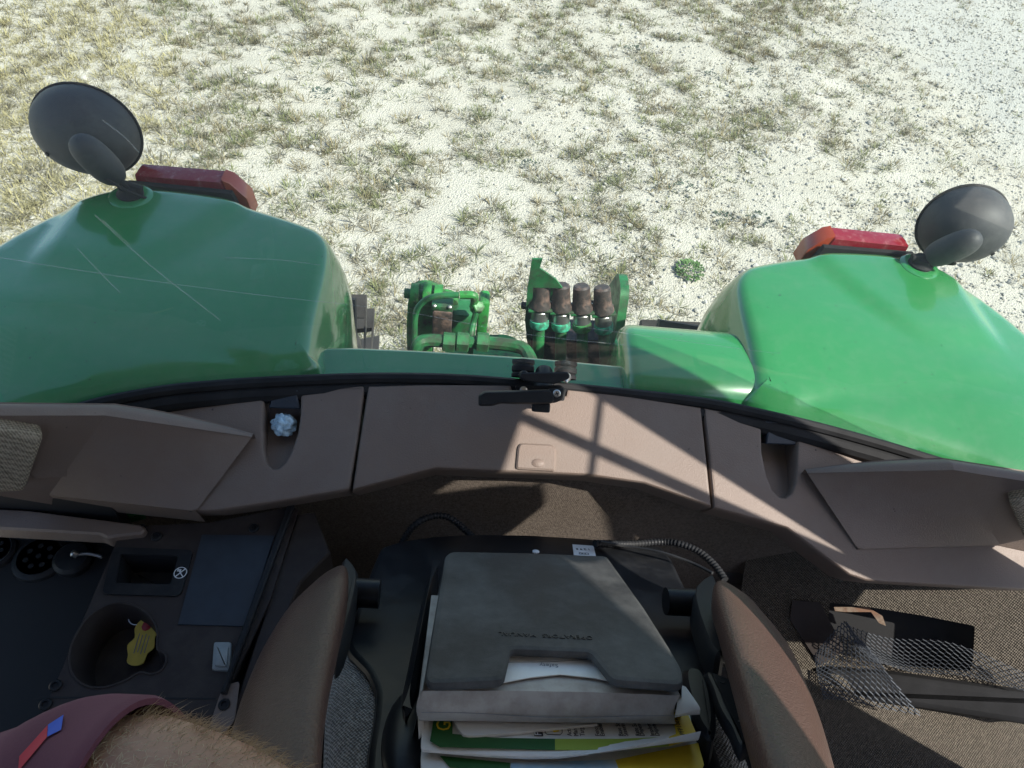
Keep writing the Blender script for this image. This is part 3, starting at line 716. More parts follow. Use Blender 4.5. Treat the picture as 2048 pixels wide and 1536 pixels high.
# lift arm with forked knuckle
Yl = 1.46
frl = VERT(Yl)
arm = frl.poly([(817, 720), (815, 640), (818, 585), (835, 572), (872, 574), (886, 600), (870, 640), (865, 720)])
LA = slab('lift_arm', frl, fillet(arm, .02, 3), [(.004, -.03), (0, -.026), (0, .026), (.004, .03)], M_GREEN2, T)
for (u, v_) in ((830, 575), (855, 572), (877, 577)):
    c = hp(u, v_+16, Yl-.02); mb = MB(); mb.add(*tube_data([c-Vector((.011, 0, 0)), c+Vector((.011, 0, 0))], .034, 18)); mb.build('knuckle', M_GREEN2, LA, smooth=40)
c = hp(855, 590, Yl-.02); mb = MB(); mb.add(*tube_data([c-Vector((.062, 0, 0)), c+Vector((.062, 0, 0))], .014, 12)); mb.build('knuckle_pin', M_DGREEN, LA)
v, f = box_data((hp(885, 645, 1.40)), (.052, .06, .13), bev=.006); LC = obj('lift_cylinder', v, f, M_GREASE, T)
c = hp(885, 606, 1.40); obj('cylinder_head', *box_data(c, (.056, .05, .018), bev=.003), M_DGREEN, LC)
for s in (-1, 1): lathe('flange_screw', [(.005, 0), (.005, .008), (.003, .009)], basis(c+Vector((s*.02, -.022, .006)), (0, -.5, .8)), M_STEEL, LC, 8)
c = hp(892, 607, 1.45); v, f = tube_data([c+Vector((0, -.01, 0)), c+Vector((0, .02, 0))], .035, 20); obj('cylinder_eye', v, f, M_GREEN2, LC)
# steel pipes
def pipe(pts, r, m=M_DGREEN, name='hydraulic_pipe'):
    P3 = spline([hp(*q) for q in pts], 6); return tube(name, P3, r, m, T, 10)
p1 = pipe([(830, 730, 1.33), (829, 670, 1.34), (832, 625, 1.36), (848, 602, 1.38), (872, 593, 1.38), (908, 590, 1.38), (918, 590, 1.38)], .0085)
def nut(c, d, r, L, m, par): lathe('pipe_fitting', [(r*.8, -L/2), (r, -L*.42), (r, L*.42), (r*.8, L/2)], basis(c, d), m, par, 6, smooth=15)
nut(hp(920, 590, 1.38), (1, 0, 0), .017, .032, M_DGREEN, p1)
p2 = pipe([(920, 590, 1.38), (938, 590, 1.38), (948, 592, 1.38), (949, 602, 1.38), (948, 620, 1.38)], .011, M_GREEN2)
nut(hp(942, 589, 1.38), (1, 0, 0), .014, .026, M_GREEN2, p2); nut(hp(949, 612, 1.38), (0, -.3, 1), .013, .018, M_GREEN2, p2)
p3 = pipe([(953, 622, 1.37), (947, 645, 1.36), (942, 670, 1.33), (940, 720, 1.30)], .0085)
nut(hp(955, 615, 1.38), (.25, -.6, .8), .017, .036, M_GREEN2, p3)
p4 = pipe([(828, 725, 1.26), (836, 690, 1.27), (855, 681, 1.28), (900, 683, 1.28), (980, 686, 1.28), (1030, 692, 1.27), (1052, 702, 1.25), (1066, 730, 1.2)], .017)
for u in (898, 925, 965): nut(hp(u, 684, 1.28), (1, 0, -.02), .026, .034, M_DGREEN, p4)
v, f = box_data(hp(925, 650, 1.44), (.075, .08, .15), bev=.02); obj('valve_body', v, f, M_DGREEN, T)
v, f = box_data(hp(965, 640, 1.46), (.030, .06, .18), bev=.01); obj('lift_strut', v, f, M_GREEN2, T)
frp = HOR(1.42); plp = frp.poly([(890, 700), (895, 668), (1010, 664), (1035, 672), (1048, 700), (1050, 730), (890, 730)])
slab('lift_cover', frp, fillet(plp, .02, 3), [(0, -.10), (0, -.01), (.01, 0)], M_GREEN2, T)
v, f = box_data((0.0, 1.55, .55), (.09, .70, .05), bev=.01); obj('drawbar', v, f, M_DGREEN, T)

# ------------------------------------------------------------------ cab shell
def cab():
    ro = [(-.915, .90), (.915, .90), (.915, .08), (.862, -.12), (.84, -1.22), (-.84, -1.22), (-.862, -.12), (-.915, .08)]
    rf = slab('cab_roof', HOR(3.2), fillet(ro, .03, 3), [(0, .01), (0, .16), (.03, .21), (.08, .23)], M_GREEN, T)
    slab('roof_liner', HOR(3.2), inset(ro[::-1] if area(ro) < 0 else ro, .004), [(0, 0), (0, .008)], M_LINER, rf)
    for sg in (-1, 1):
        v, f = box_data((sg*.95, .463, 2.62), (.06, .150, 1.18), bev=.012); obj('cab_post', v, f, M_BLACK, T)
        # slanted door frame rail and header catch
        tube('door_frame', [(sg*.95, .262, 3.24), (sg*.95, .316, 2.83), (sg*.95, .398, 2.20)], .012, M_BLACK, T, 8)
        tube('door_rail', [(sg*.97, .12, 3.06), (sg*.97, .39, 3.12)], .006, M_BLACK, T, 8)
        v, f = box_data((sg*.86, -1.15, 2.30), (.08, .08, 1.80), bev=.012); obj('cab_post', v, f, M_BLACK, T)
        v, f = box_data((sg*1.03, -.42, 1.67), (.04, 1.36, 1.26), bev=.01); obj('door_panel', v, f, M_BLACK, T)  # unseen, made tall to keep low outside light out of the cab
    v, f = box_data((0, -.2, 1.38), (2.02, 1.85, .06)); obj('cab_floor', v, f, M_RUBBER, T)
    v, f = box_data((0, -1.17, 1.92), (1.8, .05, 1.12)); obj('front_wall', v, f, M_BLACK, T)  # unseen, raised to block light coming in from the front
    v, f = box_data((0, -.85, 2.02), (.55, .45, .62), bev=.06); obj('dashboard', v, f, M_TAND, T)  # unseen, put in as a front occluder to darken the interior
cab()

# ------------------------------------------------------------------ rear window: glass sheet standing in a rubber seal
RW = obj('rear_window', *(lambda b: (b.v, b.f))(MB().add(*tube_data([p+Vector((0, -.004, -.004)) for p in spline(sill, 4)], .010, 8))), M_RUBBER, T)
RW['label'] = 'wide curved rear window of dusty greenish glass in a black seal'
s2 = spline(sill, 4); gv = []; gf = []
for k in range(5):
    for p in s2: gv.append(Vector((p.x*(1-.015*k), p.y-.012*k, p.z+(1.14*k/4))))
ng = len(s2)
for k in range(4):
    for i in range(ng-1): gf.append([k*ng+i, k*ng+i+1, (k+1)*ng+i+1, (k+1)*ng+i])
GL = obj('glass', gv, gf, M_GLASS, RW)
tube('window_seal', [p+Vector((0, -.014, -.024)) for p in s2], .0165, M_RUBBER, RW, 10)
# scratches in the glass
M_SCR = mat('scratch', (0.75, 0.8, 0.78), 0.6)
_n = M_SCR.node_tree; _o = _n.nodes['Material Output']; _m = _n.nodes.new('ShaderNodeMixShader'); _t = _n.nodes.new('ShaderNodeBsdfTransparent')
_m.inputs[0].default_value = 0.16; _n.links.new(_t.outputs[0], _m.inputs[1]); _n.links.new(_n.nodes['Principled BSDF'].outputs[0], _m.inputs[2]); _n.links.new(_m.outputs[0], _o.inputs[0])
def glass_pt(u, v):
    # where the sight line meets the glass sheet: march on y over x
    q = ray(u, v); t = 0.3
    for _ in range(400):
        P = CAM+q*t
        k = (P.z-2.055)/1.14*4
        if P.y >= on_sill(P.x/(1-.015*k)).y-.012*k-.003: break
        t += .004
    return CAM+q*t
def scratch(pts, wd):
    P = spline([glass_pt(u, v) for u, v in pts], 5); v, f = tube_data(P, wd, 4); return v, f
sc = MB()
for pts, wd in (([(0, 515), (240, 553), (520, 590), (800, 622), (1050, 668), (1250, 690)], .0006), ([(190, 430), (300, 530), (440, 640)], .0009), ([(205, 440), (260, 490)], .0006), ([(155, 497), (200, 545), (240, 585)], .0007), ([(1060, 640), (1500, 700), (1560, 705)], .0006), ([(205, 240), (250, 275), (278, 305)], .0006), ([(640, 530), (560, 520), (450, 515)], .0005)):
    sc.add(*scratch(pts, wd))
sc.build('scratches', M_SCR, RW, kind='stuff')

# latch with handle in the middle of the sill
PAN = Frame((0, .825, 2.049), (1, 0, 0), (0, 1, .4))
def latch():
    frk = Frame(at(1085, 790, z=2.115), (1, .0, .0), (0, .75, .66))      # facing the viewer
    h = frk.poly([(957, 812), (957, 790), (968, 782), (1098, 779), (1108, 790), (1106, 806), (1094, 808), (1020, 808), (1000, 807), (985, 812)])
    H = slab('window_handle', frk, fillet(h, .004, 3), [(.003, -.014), (0, -.010), (0, .004), (.001, .010), (.003, .0125)], M_BLACK, RW)
    e = frk.poly([(1096, 778), (1128, 776), (1124, 800), (1108, 806), (1098, 806)])
    slab('handle_end', frk, fillet(e, .004, 3), [(0, -.012), (0, .004), (.003, .008)], M_BLACK, H)
    a, b = frk.px(1112, 787); lathe('handle_screw', [(.0068, .006), (.0068, .010), (.005, .0115)], frk.mat(a, b), M_STEEL, H, 14)
    mb = MB()
    for r_ in (.4, .4+math.pi/2): mb.add(*box_data((0, 0, .0118), (.007, .0015, .001), frk.mat(a, b, 0, r_)))
    mb.build('cross_slot', M_DARK, H)
    # keeper plate under the handle
    kp = frk.poly([(1030, 772), (1120, 770), (1132, 778), (1128, 802), (1040, 796)], -.02)
    slab('latch_plate', frk, fillet(kp, .003, 2), [(0, -.024), (0, -.018)], M_BLACK, RW)
    for u, v_ in ((1047, 780),):
        a, b = frk.px(u, v_, -.017); lathe('plate_screw', [(.0065, -.019), (.0065, -.015), (.004, -.014)], frk.mat(a, b), M_STEEL, RW, 12)
    # knob stem
    tube('latch_stem', [at(1088, 742, z=2.085), at(1088, 752, z=2.086), at(1087, 766, z=2.088), at(1086, 785, z=2.09)], [.015, .0175, .0175, .0145], M_BLACK, RW, 16)
    a, b = frk.px(1082, 815, -.01); v, f = box_data((a, b, -.012), (.030, .016, .02), None, .003)
    obj('latch_block', [frk.p(q.x, q.y, q.z) for q in v], f, M_BLACK, RW)
    # cross bar with two rubber bumpers bolted through the glass
    bar = frk.poly([(1040, 745), (1138, 744), (1140, 757), (1110, 768), (1060, 764), (1040, 758)])
    slab('hinge_bar', frk, fillet(bar, .005, 3), [(0, -.006), (0, .0), (.002, .002)], M_BLACK, RW)
    for (u, v_, m_) in ((1046, 738, M_BLACK), (1131, 742, M_STEEL)):
        c = at(u, v_, z=2.082); ax = Vector((0, .80, .60))
        lathe('rubber_bumper', [(.010, -.016), (.020, -.015), (.0205, -.010), (.018, -.007), (.0205, -.004), (.0205, .004), (.018, .007), (.0205, .010), (.0205, .016), (.008, .018)], basis(c, ax), M_RUBBER, RW, 24)
        t0 = at(u+1, v_+11, z=2.094); t1 = at(u+3, v_+24, z=2.10)
        lathe('bumper_bolt', [(.009, 0), (.009, .005), (.0055, .006), (.0055, .011), (.0035, .012), (.0025, .018), (.001, .020)], basis(t0, t1-t0), m_, RW, 10)
latch()

# ------------------------------------------------------------------ brown trim along the rear of the cab
def sill_line(pxs): return PAN.poly(pxs)
RINGS = [(.005, -.075), (.002, -.05), (0, -.022), (0, -.007), (.0008, -.003), (.0026, -.0008), (.0055, 0)]
left_out = PAN.poly([(-60, 866), (110, 830), (210, 803), (330, 781), (430, 772), (527, 774)]) 
notchL = PAN.poly([(527, 800), (525, 850), (527, 900), (533, 925), (545, 937), (557, 936), (570, 925), (583, 900), (595, 865), (600, 830), (601, 776)])
left_in = PAN.poly([(730, 770), (715, 880), (699, 979), (560, 1003), (430, 1022), (380, 1023), (240, 1008), (100, 990), (0, 962), (-70, 960)])
LT = slab('trim_panel', PAN, fillet(left_out+notchL+left_in, [0]*(len(left_out)+len(notchL)-1)+[.006]+[.006]*(len(left_in)-1)+[0], 3), RINGS, M_TAN, T, label='left brown trim panel in shade, with speaker pod and a wad of tissue in its pocket')
cen = PAN.poly([(736, 771), (860, 768), (1022, 769)]) + PAN.poly([(1026, 786), (1131, 790), (1134, 776)]) + PAN.poly([(1250, 790), (1403, 814), (1412, 900), (1424, 1014), (1290, 966), (1180, 950), (1085, 945), (980, 942), (872, 937), (704, 981), (719, 880)])
CT = slab('trim_panel', PAN, cen, RINGS, M_TAN, T, label='middle brown trim panel below the window handle, crossed by shadow bars')
right_a = PAN.poly([(1408, 815), (1470, 826), (1524, 838)])
notchR = PAN.poly([(1524, 870), (1525, 905), (1534, 950), (1546, 980), (1560, 993), (1572, 995), (1584, 985), (1591, 965), (1594, 930), (1596, 850)])
right_b = PAN.poly([(1700, 885), (1800, 915), (1900, 945), (2060, 995), (2140, 1030), (2140, 1180), (2048, 1180), (1900, 1172), (1770, 1165), (1735, 1161), (1700, 1150), (1640, 1105), (1575, 1056), (1500, 1035), (1428, 1016), (1417, 900)])
RT_ = slab('trim_panel', PAN, right_a+notchR+right_b, RINGS, M_TAN, T, label='right brown trim panel in sun and shade, with speaker pod and empty pocket')
# pockets: sloping floors and dark strikers
def pocket(nodes, par, depth):
    pts = inset([Vector(p).to_tuple() for p in (nodes if area(nodes) > 0 else nodes[::-1])], -.004)
    b = [p[1] for p in pts]; lo, hi = min(b), max(b)
    zf = lambda a, b_: -.012-depth*((b_-lo)/(hi-lo))**.7
    v, f = slab_data(PAN, pts, [(0, -.012), (0, 0)], zf=zf); obj('pocket_floor', v, f, M_TAN, par)
pocket(notchL, LT, .055); pocket(notchR, RT_, .055)
def striker(pa, pb, par):
    (u0, v0), (u1, v1) = pa, pb
    fr_ = Frame(at((u0+u1)/2, (v0+v1)/2, z=2.035), (1, 0, 0), (0, .75, .66))
    q = fr_.poly([(u0, v0), (u1, v0+4), (u1-4, (v0+v1)/2), (u1+3, v1), (u0+2, v1-2), (u0+6, (v0+v1)/2)])
    o = slab('latch_striker', fr_, fillet(q, .002, 2), [(0, -.025), (0, -.002), (.002, 0)], M_NAVY, par)
    return o
striker((535, 775), (598, 818), LT); striker((1530, 842), (1592, 890), RT_)

# raised tab with a dimple on the middle panel
tabp = PAN.poly([(1034, 895), (1040, 886), (1104, 889), (1113, 898), (1111, 944), (1030, 940)])
TB = slab('pull_tab', PAN, fillet(tabp, .006, 3), [(0, -.004), (.001, .003), (.004, .0055)], M_TAN, CT)
a, b = PAN.px(1076, 926, .006); v, f = ellipsoid_data(PAN.mat(a, b, .0035), .013, .009, .0045, 18, 8); obj('thumb_dimple', v, f, M_TAN, CT)

# speaker pods: wedges rising towards the outside of the cab
def pod(px, par, sg, back_px):
    P = {k: Vector(q) for k, q in px.items()}
    return P
def pod_mesh(par, A, B, C, D_, E_, F_, ridge):
    """A inner tip, B ridge corner, C outer lip, D inner lip, E ridge outside, F lip outside; ridge = offset of the rounded back"""
    dn = Vector((0, .012, -.055)); v = []; f = []
    N = 8
    def edge(p, q, n=N): return [p.lerp(q, i/n) for i in range(n+1)]
    top = [A]+[B]+[E_]
    rows = []
    # face A-B-C-D as a fine grid, side B-E-F-C, and a rounded back that falls to the sill
    v1, f1, _, _ = grid_surf([[A, A.lerp(B, .5), B], [D_.lerp(A, .5), (A+B+C+D_)/4, C.lerp(B, .5)], [D_, D_.lerp(C, .5), C]], 6)
    mb = MB(); mb.add(v1, f1)
    v2, f2, _, _ = grid_surf([[B, B.lerp(E_, .5), E_], [C.lerp(B, .5), (B+C+E_+F_)/4, F_.lerp(E_, .5)], [C, C.lerp(F_, .5), F_]], 6)
    mb.add(v2, f2)
    seq = [A, A.lerp(B, .25), A.lerp(B, .5), A.lerp(B, .75), A.lerp(B, .95), B, B.lerp(E_, .06), B.lerp(E_, .5), E_]
    back = [[q+Vector((0, -.003, .0015)) for q in seq]]
    for (dy, dz) in ((.008, .003), (.016, .0), (.026, -.010), (.032, -.03), (.036, -.20)):
        s = [0.25, .6, .85, 1, 1, 1, 1, 1, 1]
        back.append([q+Vector((0, dy*k, dz*k)) for q, k in zip(seq, s)])
    v3, f3, _, _ = grid_surf(back, 4); mb.add(v3, f3)
    for (p, q) in ((D_, C), (C, F_)):
        mb.add([p, q, q+dn, p+dn], [[0, 1, 2, 3]])
    bm = bmesh.new(); vs = [bm.verts.new(q) for q in mb.v]
    for fc in mb.f:
        try: bm.faces.new([vs[i] for i in fc])
        except ValueError: pass
    bmesh.ops.remove_doubles(bm, verts=bm.verts, dist=1e-4)
    bm.verts.ensure_lookup_table(); bm.verts.index_update()
    vv = [q.co.copy() for q in bm.verts]; ff = [[q.index for q in fc.verts] for fc in bm.faces]; bm.free()
    o = obj('speaker_pod', vv, ff, M_TAN, par, smooth=14)
    return o
def pan3(u, v, h=.001): a, b = PAN.px(u, v, h); return PAN.p(a, b, h)
def on_plane(u, v, p0, p1, p2):
    n = (p1-p0).cross(p2-p0); q = ray(u, v); return CAM+q*((p0-CAM).dot(n)/q.dot(n))
LA_ = pan3(505, 872, .02); LB = at(212, 829, y=.652); LC_ = pan3(98, 990, .003); LD = pan3(392, 1022, .003); LE = at(-80, 829, y=.565); LF = on_plane(-80, 958, LB, LC_, LE)
PL = pod_mesh(LT, LA_, LB, LC_, LD, LE, LF, .03)
RA = pan3(1613, 944, .02); RB = at(1905, 938, y=.652); RC = pan3(2000, 1090, .005); RD = pan3(1716, 1098, .004); RE = at(2140, 975, y=.61); RF = pan3(2140, 1120, .005)
PR = pod_mesh(RT_, RA, RB, RC, RD, RE, RF, .03)
def grille(par, quad, off, flip):
    n = (quad[1]-quad[0]).cross(quad[2]-quad[0]).normalized()
    if n.dot(CAM-quad[0]) < 0: n = -n
    ex = (quad[1]-quad[0]).normalized(); fr_ = Frame(quad[0], ex, n.cross(ex)); 
    q = [((p-quad[0]).dot(fr_.ex), (p-quad[0]).dot(fr_.ey)) for p in quad]
    slab('speaker_grille', fr_, fillet(q, .012, 4), [(0, -.02), (0, .014), (.003, .019), (.008, .021)], M_SPK, par, smooth=0)
grille(LT, [on_plane(u, v, LB, LC_, LE) for u, v in ((-70, 826), (84, 850), (46, 962), (-90, 966))], 0, 0)
grille(RT_, [on_plane(u, v, RB, RC, RE) for u, v in ((2013, 984), (2140, 965), (2140, 1075), (2045, 1062))], 0, 0)

# right ledge under the pod, and lower brown rail on the left
lr = HOR(1.915)
rail = [at(u, v, z=z) for u, v, z in ((-80, 1036, 1.93), (100, 1042, 1.93), (270, 1055, 1.93))]
slab('lower_rail', lr, fillet(lr.poly([(-80, 1012), (60, 1020), (280, 1048), (292, 1055), (285, 1066), (230, 1072), (215, 1076), (200, 1068), (-80, 1052)]), .004, 2), [(0, -.03), (0, -.004), (.003, 0)], M_TAN, T)
# cloth bulkhead under the trim
bk = [(-1.0, 1.40), (1.0, 1.40), (1.0, 1.932), (-1.0, 1.932)]
slab('bulkhead', VERT(.735), bk, [(0, -.02), (0, 0)], M_CLOTH, T, label='brown cloth covered rear bulkhead below the trim')

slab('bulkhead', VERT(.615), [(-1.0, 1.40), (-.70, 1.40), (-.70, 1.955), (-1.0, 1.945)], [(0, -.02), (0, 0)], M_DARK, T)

# ------------------------------------------------------------------ side console on the left of the seat
CF = HOR(1.90)
def ring_px(fr_, c, ru, rv, n, ph=0.0): return [fr_.px(c[0]+ru*math.cos(2*math.pi*i/n+ph), c[1]+rv*math.sin(2*math.pi*i/n+ph)) for i in range(n)]
cup_px = [(315, 1262), (300, 1232), (270, 1212), (235, 1206), (200, 1218), (168, 1245), (146, 1285), (140, 1325), (150, 1355), (175, 1373), (210, 1375), (250, 1362), (280, 1345), (300, 1349), (320, 1343), (333, 1324), (330, 1308), (315, 1298)]
cup = smooth_poly(CF.poly(cup_px), 3)
tray = fillet(CF.poly([(243, 1110), (358, 1114), (342, 1171), (232, 1168)]), .004, 3)
outer = CF.poly([(243, 1060), (285, 1052), (420, 1045), (580, 1014), (596, 1020), (540, 1200), (470, 1352), (438, 1400), (396, 1570), (60, 1570), (95, 1405)])
if area(outer) < 0: outer = outer[::-1]
def keyhole(out, hole):
    if area(hole) > 0: hole = hole[::-1]
    best = min(((i, j) for i in range(len(out)) for j in range(len(hole))), key=lambda q: (Vector(out[q[0]])-Vector(hole[q[1]])).length)
    i, j = best
    return out[:i+1]+hole[j:]+hole[:j+1]+out[i:]
kp = keyhole(keyhole(outer, tray), cup)
SC = slab('side_console', CF, kp, [(0, -.006), (0, 0)], M_TAND, T, label='dark brown console beside the seat with cup holder and open ash tray')
def well(name, pts, depth, m, taper):
    if area(pts) < 0: pts = pts[::-1]
    v = []; f = []; n = len(pts)
    for d, h in ((-.0005, .001), (.001, -.003), (taper*.5, -depth*.6), (taper, -depth)):
        for a, b in inset(pts, d): v.append(CF.p(a, b, h))
    for k in range(3):
        for i in range(n): j = (i+1) % n; f.append([k*n+i, k*n+j, (k+1)*n+j, (k+1)*n+i])
    f.append([3*n+i for i in range(n)])
    return obj(name, v, f, m, SC, smooth=40)
well('cup_holder', cup, .075, M_TAND, .010); well('ash_tray', tray, .05, M_BLACK, .004)
# rims round cup holder and tray
cp3 = [CF.p(a, b, .001) for a, b in cup]; tube('cup_rim', cp3+[cp3[0]], .0018, M_TAND, SC, 6)
trim_o = fillet(CF.poly([(228, 1096), (388, 1102), (362, 1194), (205, 1190)]), .01, 3); 
slab('tray_surround', CF, keyhole(trim_o if area(trim_o) > 0 else trim_o[::-1], tray), [(0, 0), (0, .004)], M_BLACK, SC)
slab('inset_panel', CF, CF.poly([(404, 1070), (550, 1072), (492, 1254), (356, 1250)]), [(0, 0), (.0005, .0025)], M_NAVY, SC)
slab('switch_frame', CF, fillet(CF.poly([(428, 1285), (464, 1285), (462, 1344), (424, 1342)]), .004, 2), [(0, 0), (.001, .004), (.004, .005)], M_GREY, SC)
slab('rocker_switch', CF, fillet(CF.poly([(434, 1296), (460, 1296), (456, 1338), (430, 1336)]), .003, 2), [(0, .004), (.001, .009), (.004, .0105)], M_GREY, SC)
for u, v_ in ((313, 1074), (508, 1057), (283, 1058), (112, 1372), (92, 1410), (449, 1410)):
    a, b = CF.px(u, v_)
    o = lathe('console_screw', [(.0085, 0), (.0085, .003), (.0070, .0045), (.0045, .0045), (.0040, .002)], CF.mat(a, b, .0), M_BLACK, SC, 16)
mxs = CF.mat(*CF.px(362, 1148), .0045, math.pi)
# no-smoking style sign on the tray surround: ring, slash and cigarette
mb = MB(); mb.add(*tube_data([mxs @ Vector((.0095*math.cos(2*math.pi*i/20), .0095*math.sin(2*math.pi*i/20), 0)) for i in range(21)], .0007, 4))
for a_ in (.9, 2.3): mb.add(*box_data((0, 0, 0), (.018, .0016, .0006), mxs @ Matrix.Rotation(a_, 4, 'Z')))
mb.add(*box_data((.003, -.004, 0), (.006, .004, .0006), mxs)); mb.build('warning_symbol', M_WINK, SC, smooth=0)
# seam in the console and the corner bracket beside the armrest
slab('console_seam', CF, CF.poly([(70, 1393), (432, 1396), (432, 1399), (70, 1397)]), [(0, .0003), (0, .0008)], M_DARK, SC)
slab('corner_bracket', CF, fillet(CF.poly([(440, 1390), (452, 1372), (480, 1362), (470, 1440), (440, 1480), (420, 1450)]), .006, 3), [(0, 0), (0, .0015)], M_TAN, SC)
# raised brown edge rails on the seat side
slab('console_edge', CF, CF.poly([(576, 1018), (590, 1016), (548, 1130), (470, 1345), (455, 1390), (444, 1390), (470, 1310), (520, 1170)]), [(0, -.03), (0, .010), (.002, .012)], M_BLACK, SC)
slab('console_side', CF, CF.poly([(594, 1022), (628, 1018), (660, 1100), (600, 1160), (470, 1470), (445, 1470)]), [(0, -.25), (0, -.012), (.003, -.008)], M_TAND, SC)
v, f = box_data((-.56, .30, 1.59), (.26, .70, .42)); obj('console_body', v, f, M_BLACK, SC)
# dark outer well with sockets
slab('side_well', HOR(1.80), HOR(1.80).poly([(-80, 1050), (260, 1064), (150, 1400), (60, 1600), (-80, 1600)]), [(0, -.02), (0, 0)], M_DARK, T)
WF = HOR(1.80)
for (u, v_, rr) in ((82, 1118, .036), (-12, 1105, .030)):
    a, b = WF.px(u, v_); o = lathe('power_socket', [(rr*1.25, 0), (rr*1.2, .006), (rr, .010), (rr*.8, .010)], WF.mat(a, b), M_BLACK, T, 24)
    mb = MB()
    for i in range(8):
        an = i*2*math.pi/7; r_ = rr*.55 if i < 7 else 0
        mb.add(*lathe_data([(rr*.13, .0102), (rr*.13, .0115)], WF.mat(a+r_*math.cos(an), b+r_*math.sin(an)), 10))
    mb.build('socket_holes', M_DARK, o, kind='stuff')
    lathe('socket_ring', [(rr*.98, .004), (rr*1.02, .0098), (rr*.96, .0100)], WF.mat(a, b), M_TAND if u > 0 else M_STEEL, o, 24)
ch = [WF.p(*WF.px(u, v_), .03) for u, v_ in ((166, 1126), (185, 1124), (200, 1126), (214, 1130))]
a, b = WF.px(150, 1122); PS = lathe('socket_cap', [(.032, 0), (.032, .012), (.026, .018), (.008, .020)], WF.mat(a, b), M_BLACK, T, 22)
chv = MB()
for i, p_ in enumerate(spline(ch, 6)): chv.add(*ellipsoid_data(Matrix.Translation(p_), .0032, .0032, .0032, 6, 4))
chv.build('ball_chain', M_STEEL, PS)
lathe('chain_lug', [(.006, 0), (.006, .008), (.003, .010)], basis(ch[0], (-.6, 0, .6)), M_STEEL, PS, 10)

# ------------------------------------------------------------------ right lower corner: carpeted wheel arch, cut-out, ledge and floor
n_ = Vector((-.55, -.62, 1)).normalized(); o_ = at(1640, 1180, y=.66)
AR = Frame(o_, (1, 0, .55), n_.cross(Vector((1, 0, .55)))); 
if AR.ez.dot(CAM-o_) < 0: AR = Frame(o_, (1, 0, .55), -n_.cross(Vector((1, 0, .55))))
hole = fillet(AR.poly([(1660, 1205), (1745, 1215), (1850, 1232), (1950, 1252), (1946, 1320), (1940, 1342), (1760, 1330), (1650, 1300)]), .004, 2)
ca = AR.poly([(1500, 1060), (1700, 1130), (1760, 1150), (2140, 1170), (2140, 1430), (1900, 1400), (1760, 1370), (1560, 1330), (1480, 1200)])
if area(ca) < 0: ca = ca[::-1]
slab('arch_carpet', AR, keyhole(ca, hole), [(0, -.006), (0, 0)], M_CARPET, T, label='woven carpet on the wheel arch with a rough rectangular cut-out')
slab('arch_floor', AR, AR.poly([(1560, 1170), (2040, 1230), (2040, 1400), (1560, 1370)], -.07), [(0, -.09), (0, -.07)], M_DARK, T)
slab('rusty_plate', AR, AR.poly([(1668, 1214), (1735, 1214), (1765, 1232), (1772, 1252), (1758, 1246), (1742, 1224), (1690, 1224), (1670, 1222)], -.02), [(0, -.022), (0, -.02)], M_RUST, T)
slab('floor_bracket', AR, AR.poly([(1585, 1200), (1640, 1205), (1690, 1300), (1640, 1330), (1580, 1240)], .004), [(0, -.06), (0, .004)], M_TAND, T)
slab('sill_ledge', AR, fillet(AR.poly([(1650, 1335), (1790, 1346), (2140, 1395), (2140, 1470), (2048, 1452), (1840, 1420), (1650, 1395)], .02), .006, 3), [(0, -.06), (0, .004), (.004, .014), (.014, .02)], M_RUBBER, T)
FLR = Frame(at(1840, 1430, z=1.62), (1, .0, .12), (0, 1, .35))
slab('floor_carpet', FLR, FLR.poly([(1560, 1330), (1850, 1380), (2140, 1425), (2140, 1700), (1560, 1700)]), [(0, -.01), (0, 0)], M_CARPET, T, label='woven floor carpet beside the right armrest')

# ------------------------------------------------------------------ the seat, folded forward with its back towards the viewer
SF = Frame((0, .24, 2.30), (1, 0, 0), (0, .788, -.616))
ST = thing('operator_seat', 'operator seat folded forward, black back shell up, brown armrests raised either side', 'seat', (0, .3, 1.45))
cush = smooth_poly(SF.poly([(735, 1210), (700, 1250), (668, 1310), (652, 1400), (656, 1500), (672, 1640), (760, 1800), (1420, 1800), (1540, 1640), (1512, 1520), (1470, 1400), (1430, 1300), (1385, 1235), (1200, 1180), (900, 1180)], -.10), 3)
slab('back_cushion', SF, cush, [(.03, -.20), (.0, -.17), (0, -.13), (.006, -.113), (.018, -.102), (.03, -.097)], M_SEATC, ST)
shell = SF.poly([(762, 1092), (800, 1080), (870, 1070), (960, 1066), (1060, 1068), (1160, 1074), (1260, 1083), (1325, 1092), (1345, 1118), (1375, 1180), (1400, 1250), (1430, 1315), (1432, 1340), (1400, 1352), (1395, 1420), (1430, 1480), (1470, 1600), (1440, 1800), (760, 1800), (725, 1640), (735, 1500), (748, 1430), (752, 1380), (735, 1340), (697, 1302), (690, 1285), (715, 1210), (745, 1130)], -.085)
slab('back_shell', SF, fillet(shell, .012, 3), [(.012, -.110), (.002, -.10), (0, -.093), (.002, -.088), (.008, -.085)], M_GLOSSB, ST)
# bulges in the shell: lower left swell and pivots
v, f = ellipsoid_data(SF.mat(*SF.px(815, 1462, -.08), -.088), .026, .075, .020, 20, 10); obj('shell_bulge', v, f, M_GLOSSB, ST)
slab('shell_rib', SF, smooth_poly(SF.poly([(880, 1110), (858, 1250), (840, 1360), (815, 1420), (800, 1380), (820, 1280), (850, 1150)], -.05), 3), [(0, -.087), (.004, -.062), (.010, -.055)], M_GLOSSB, ST)
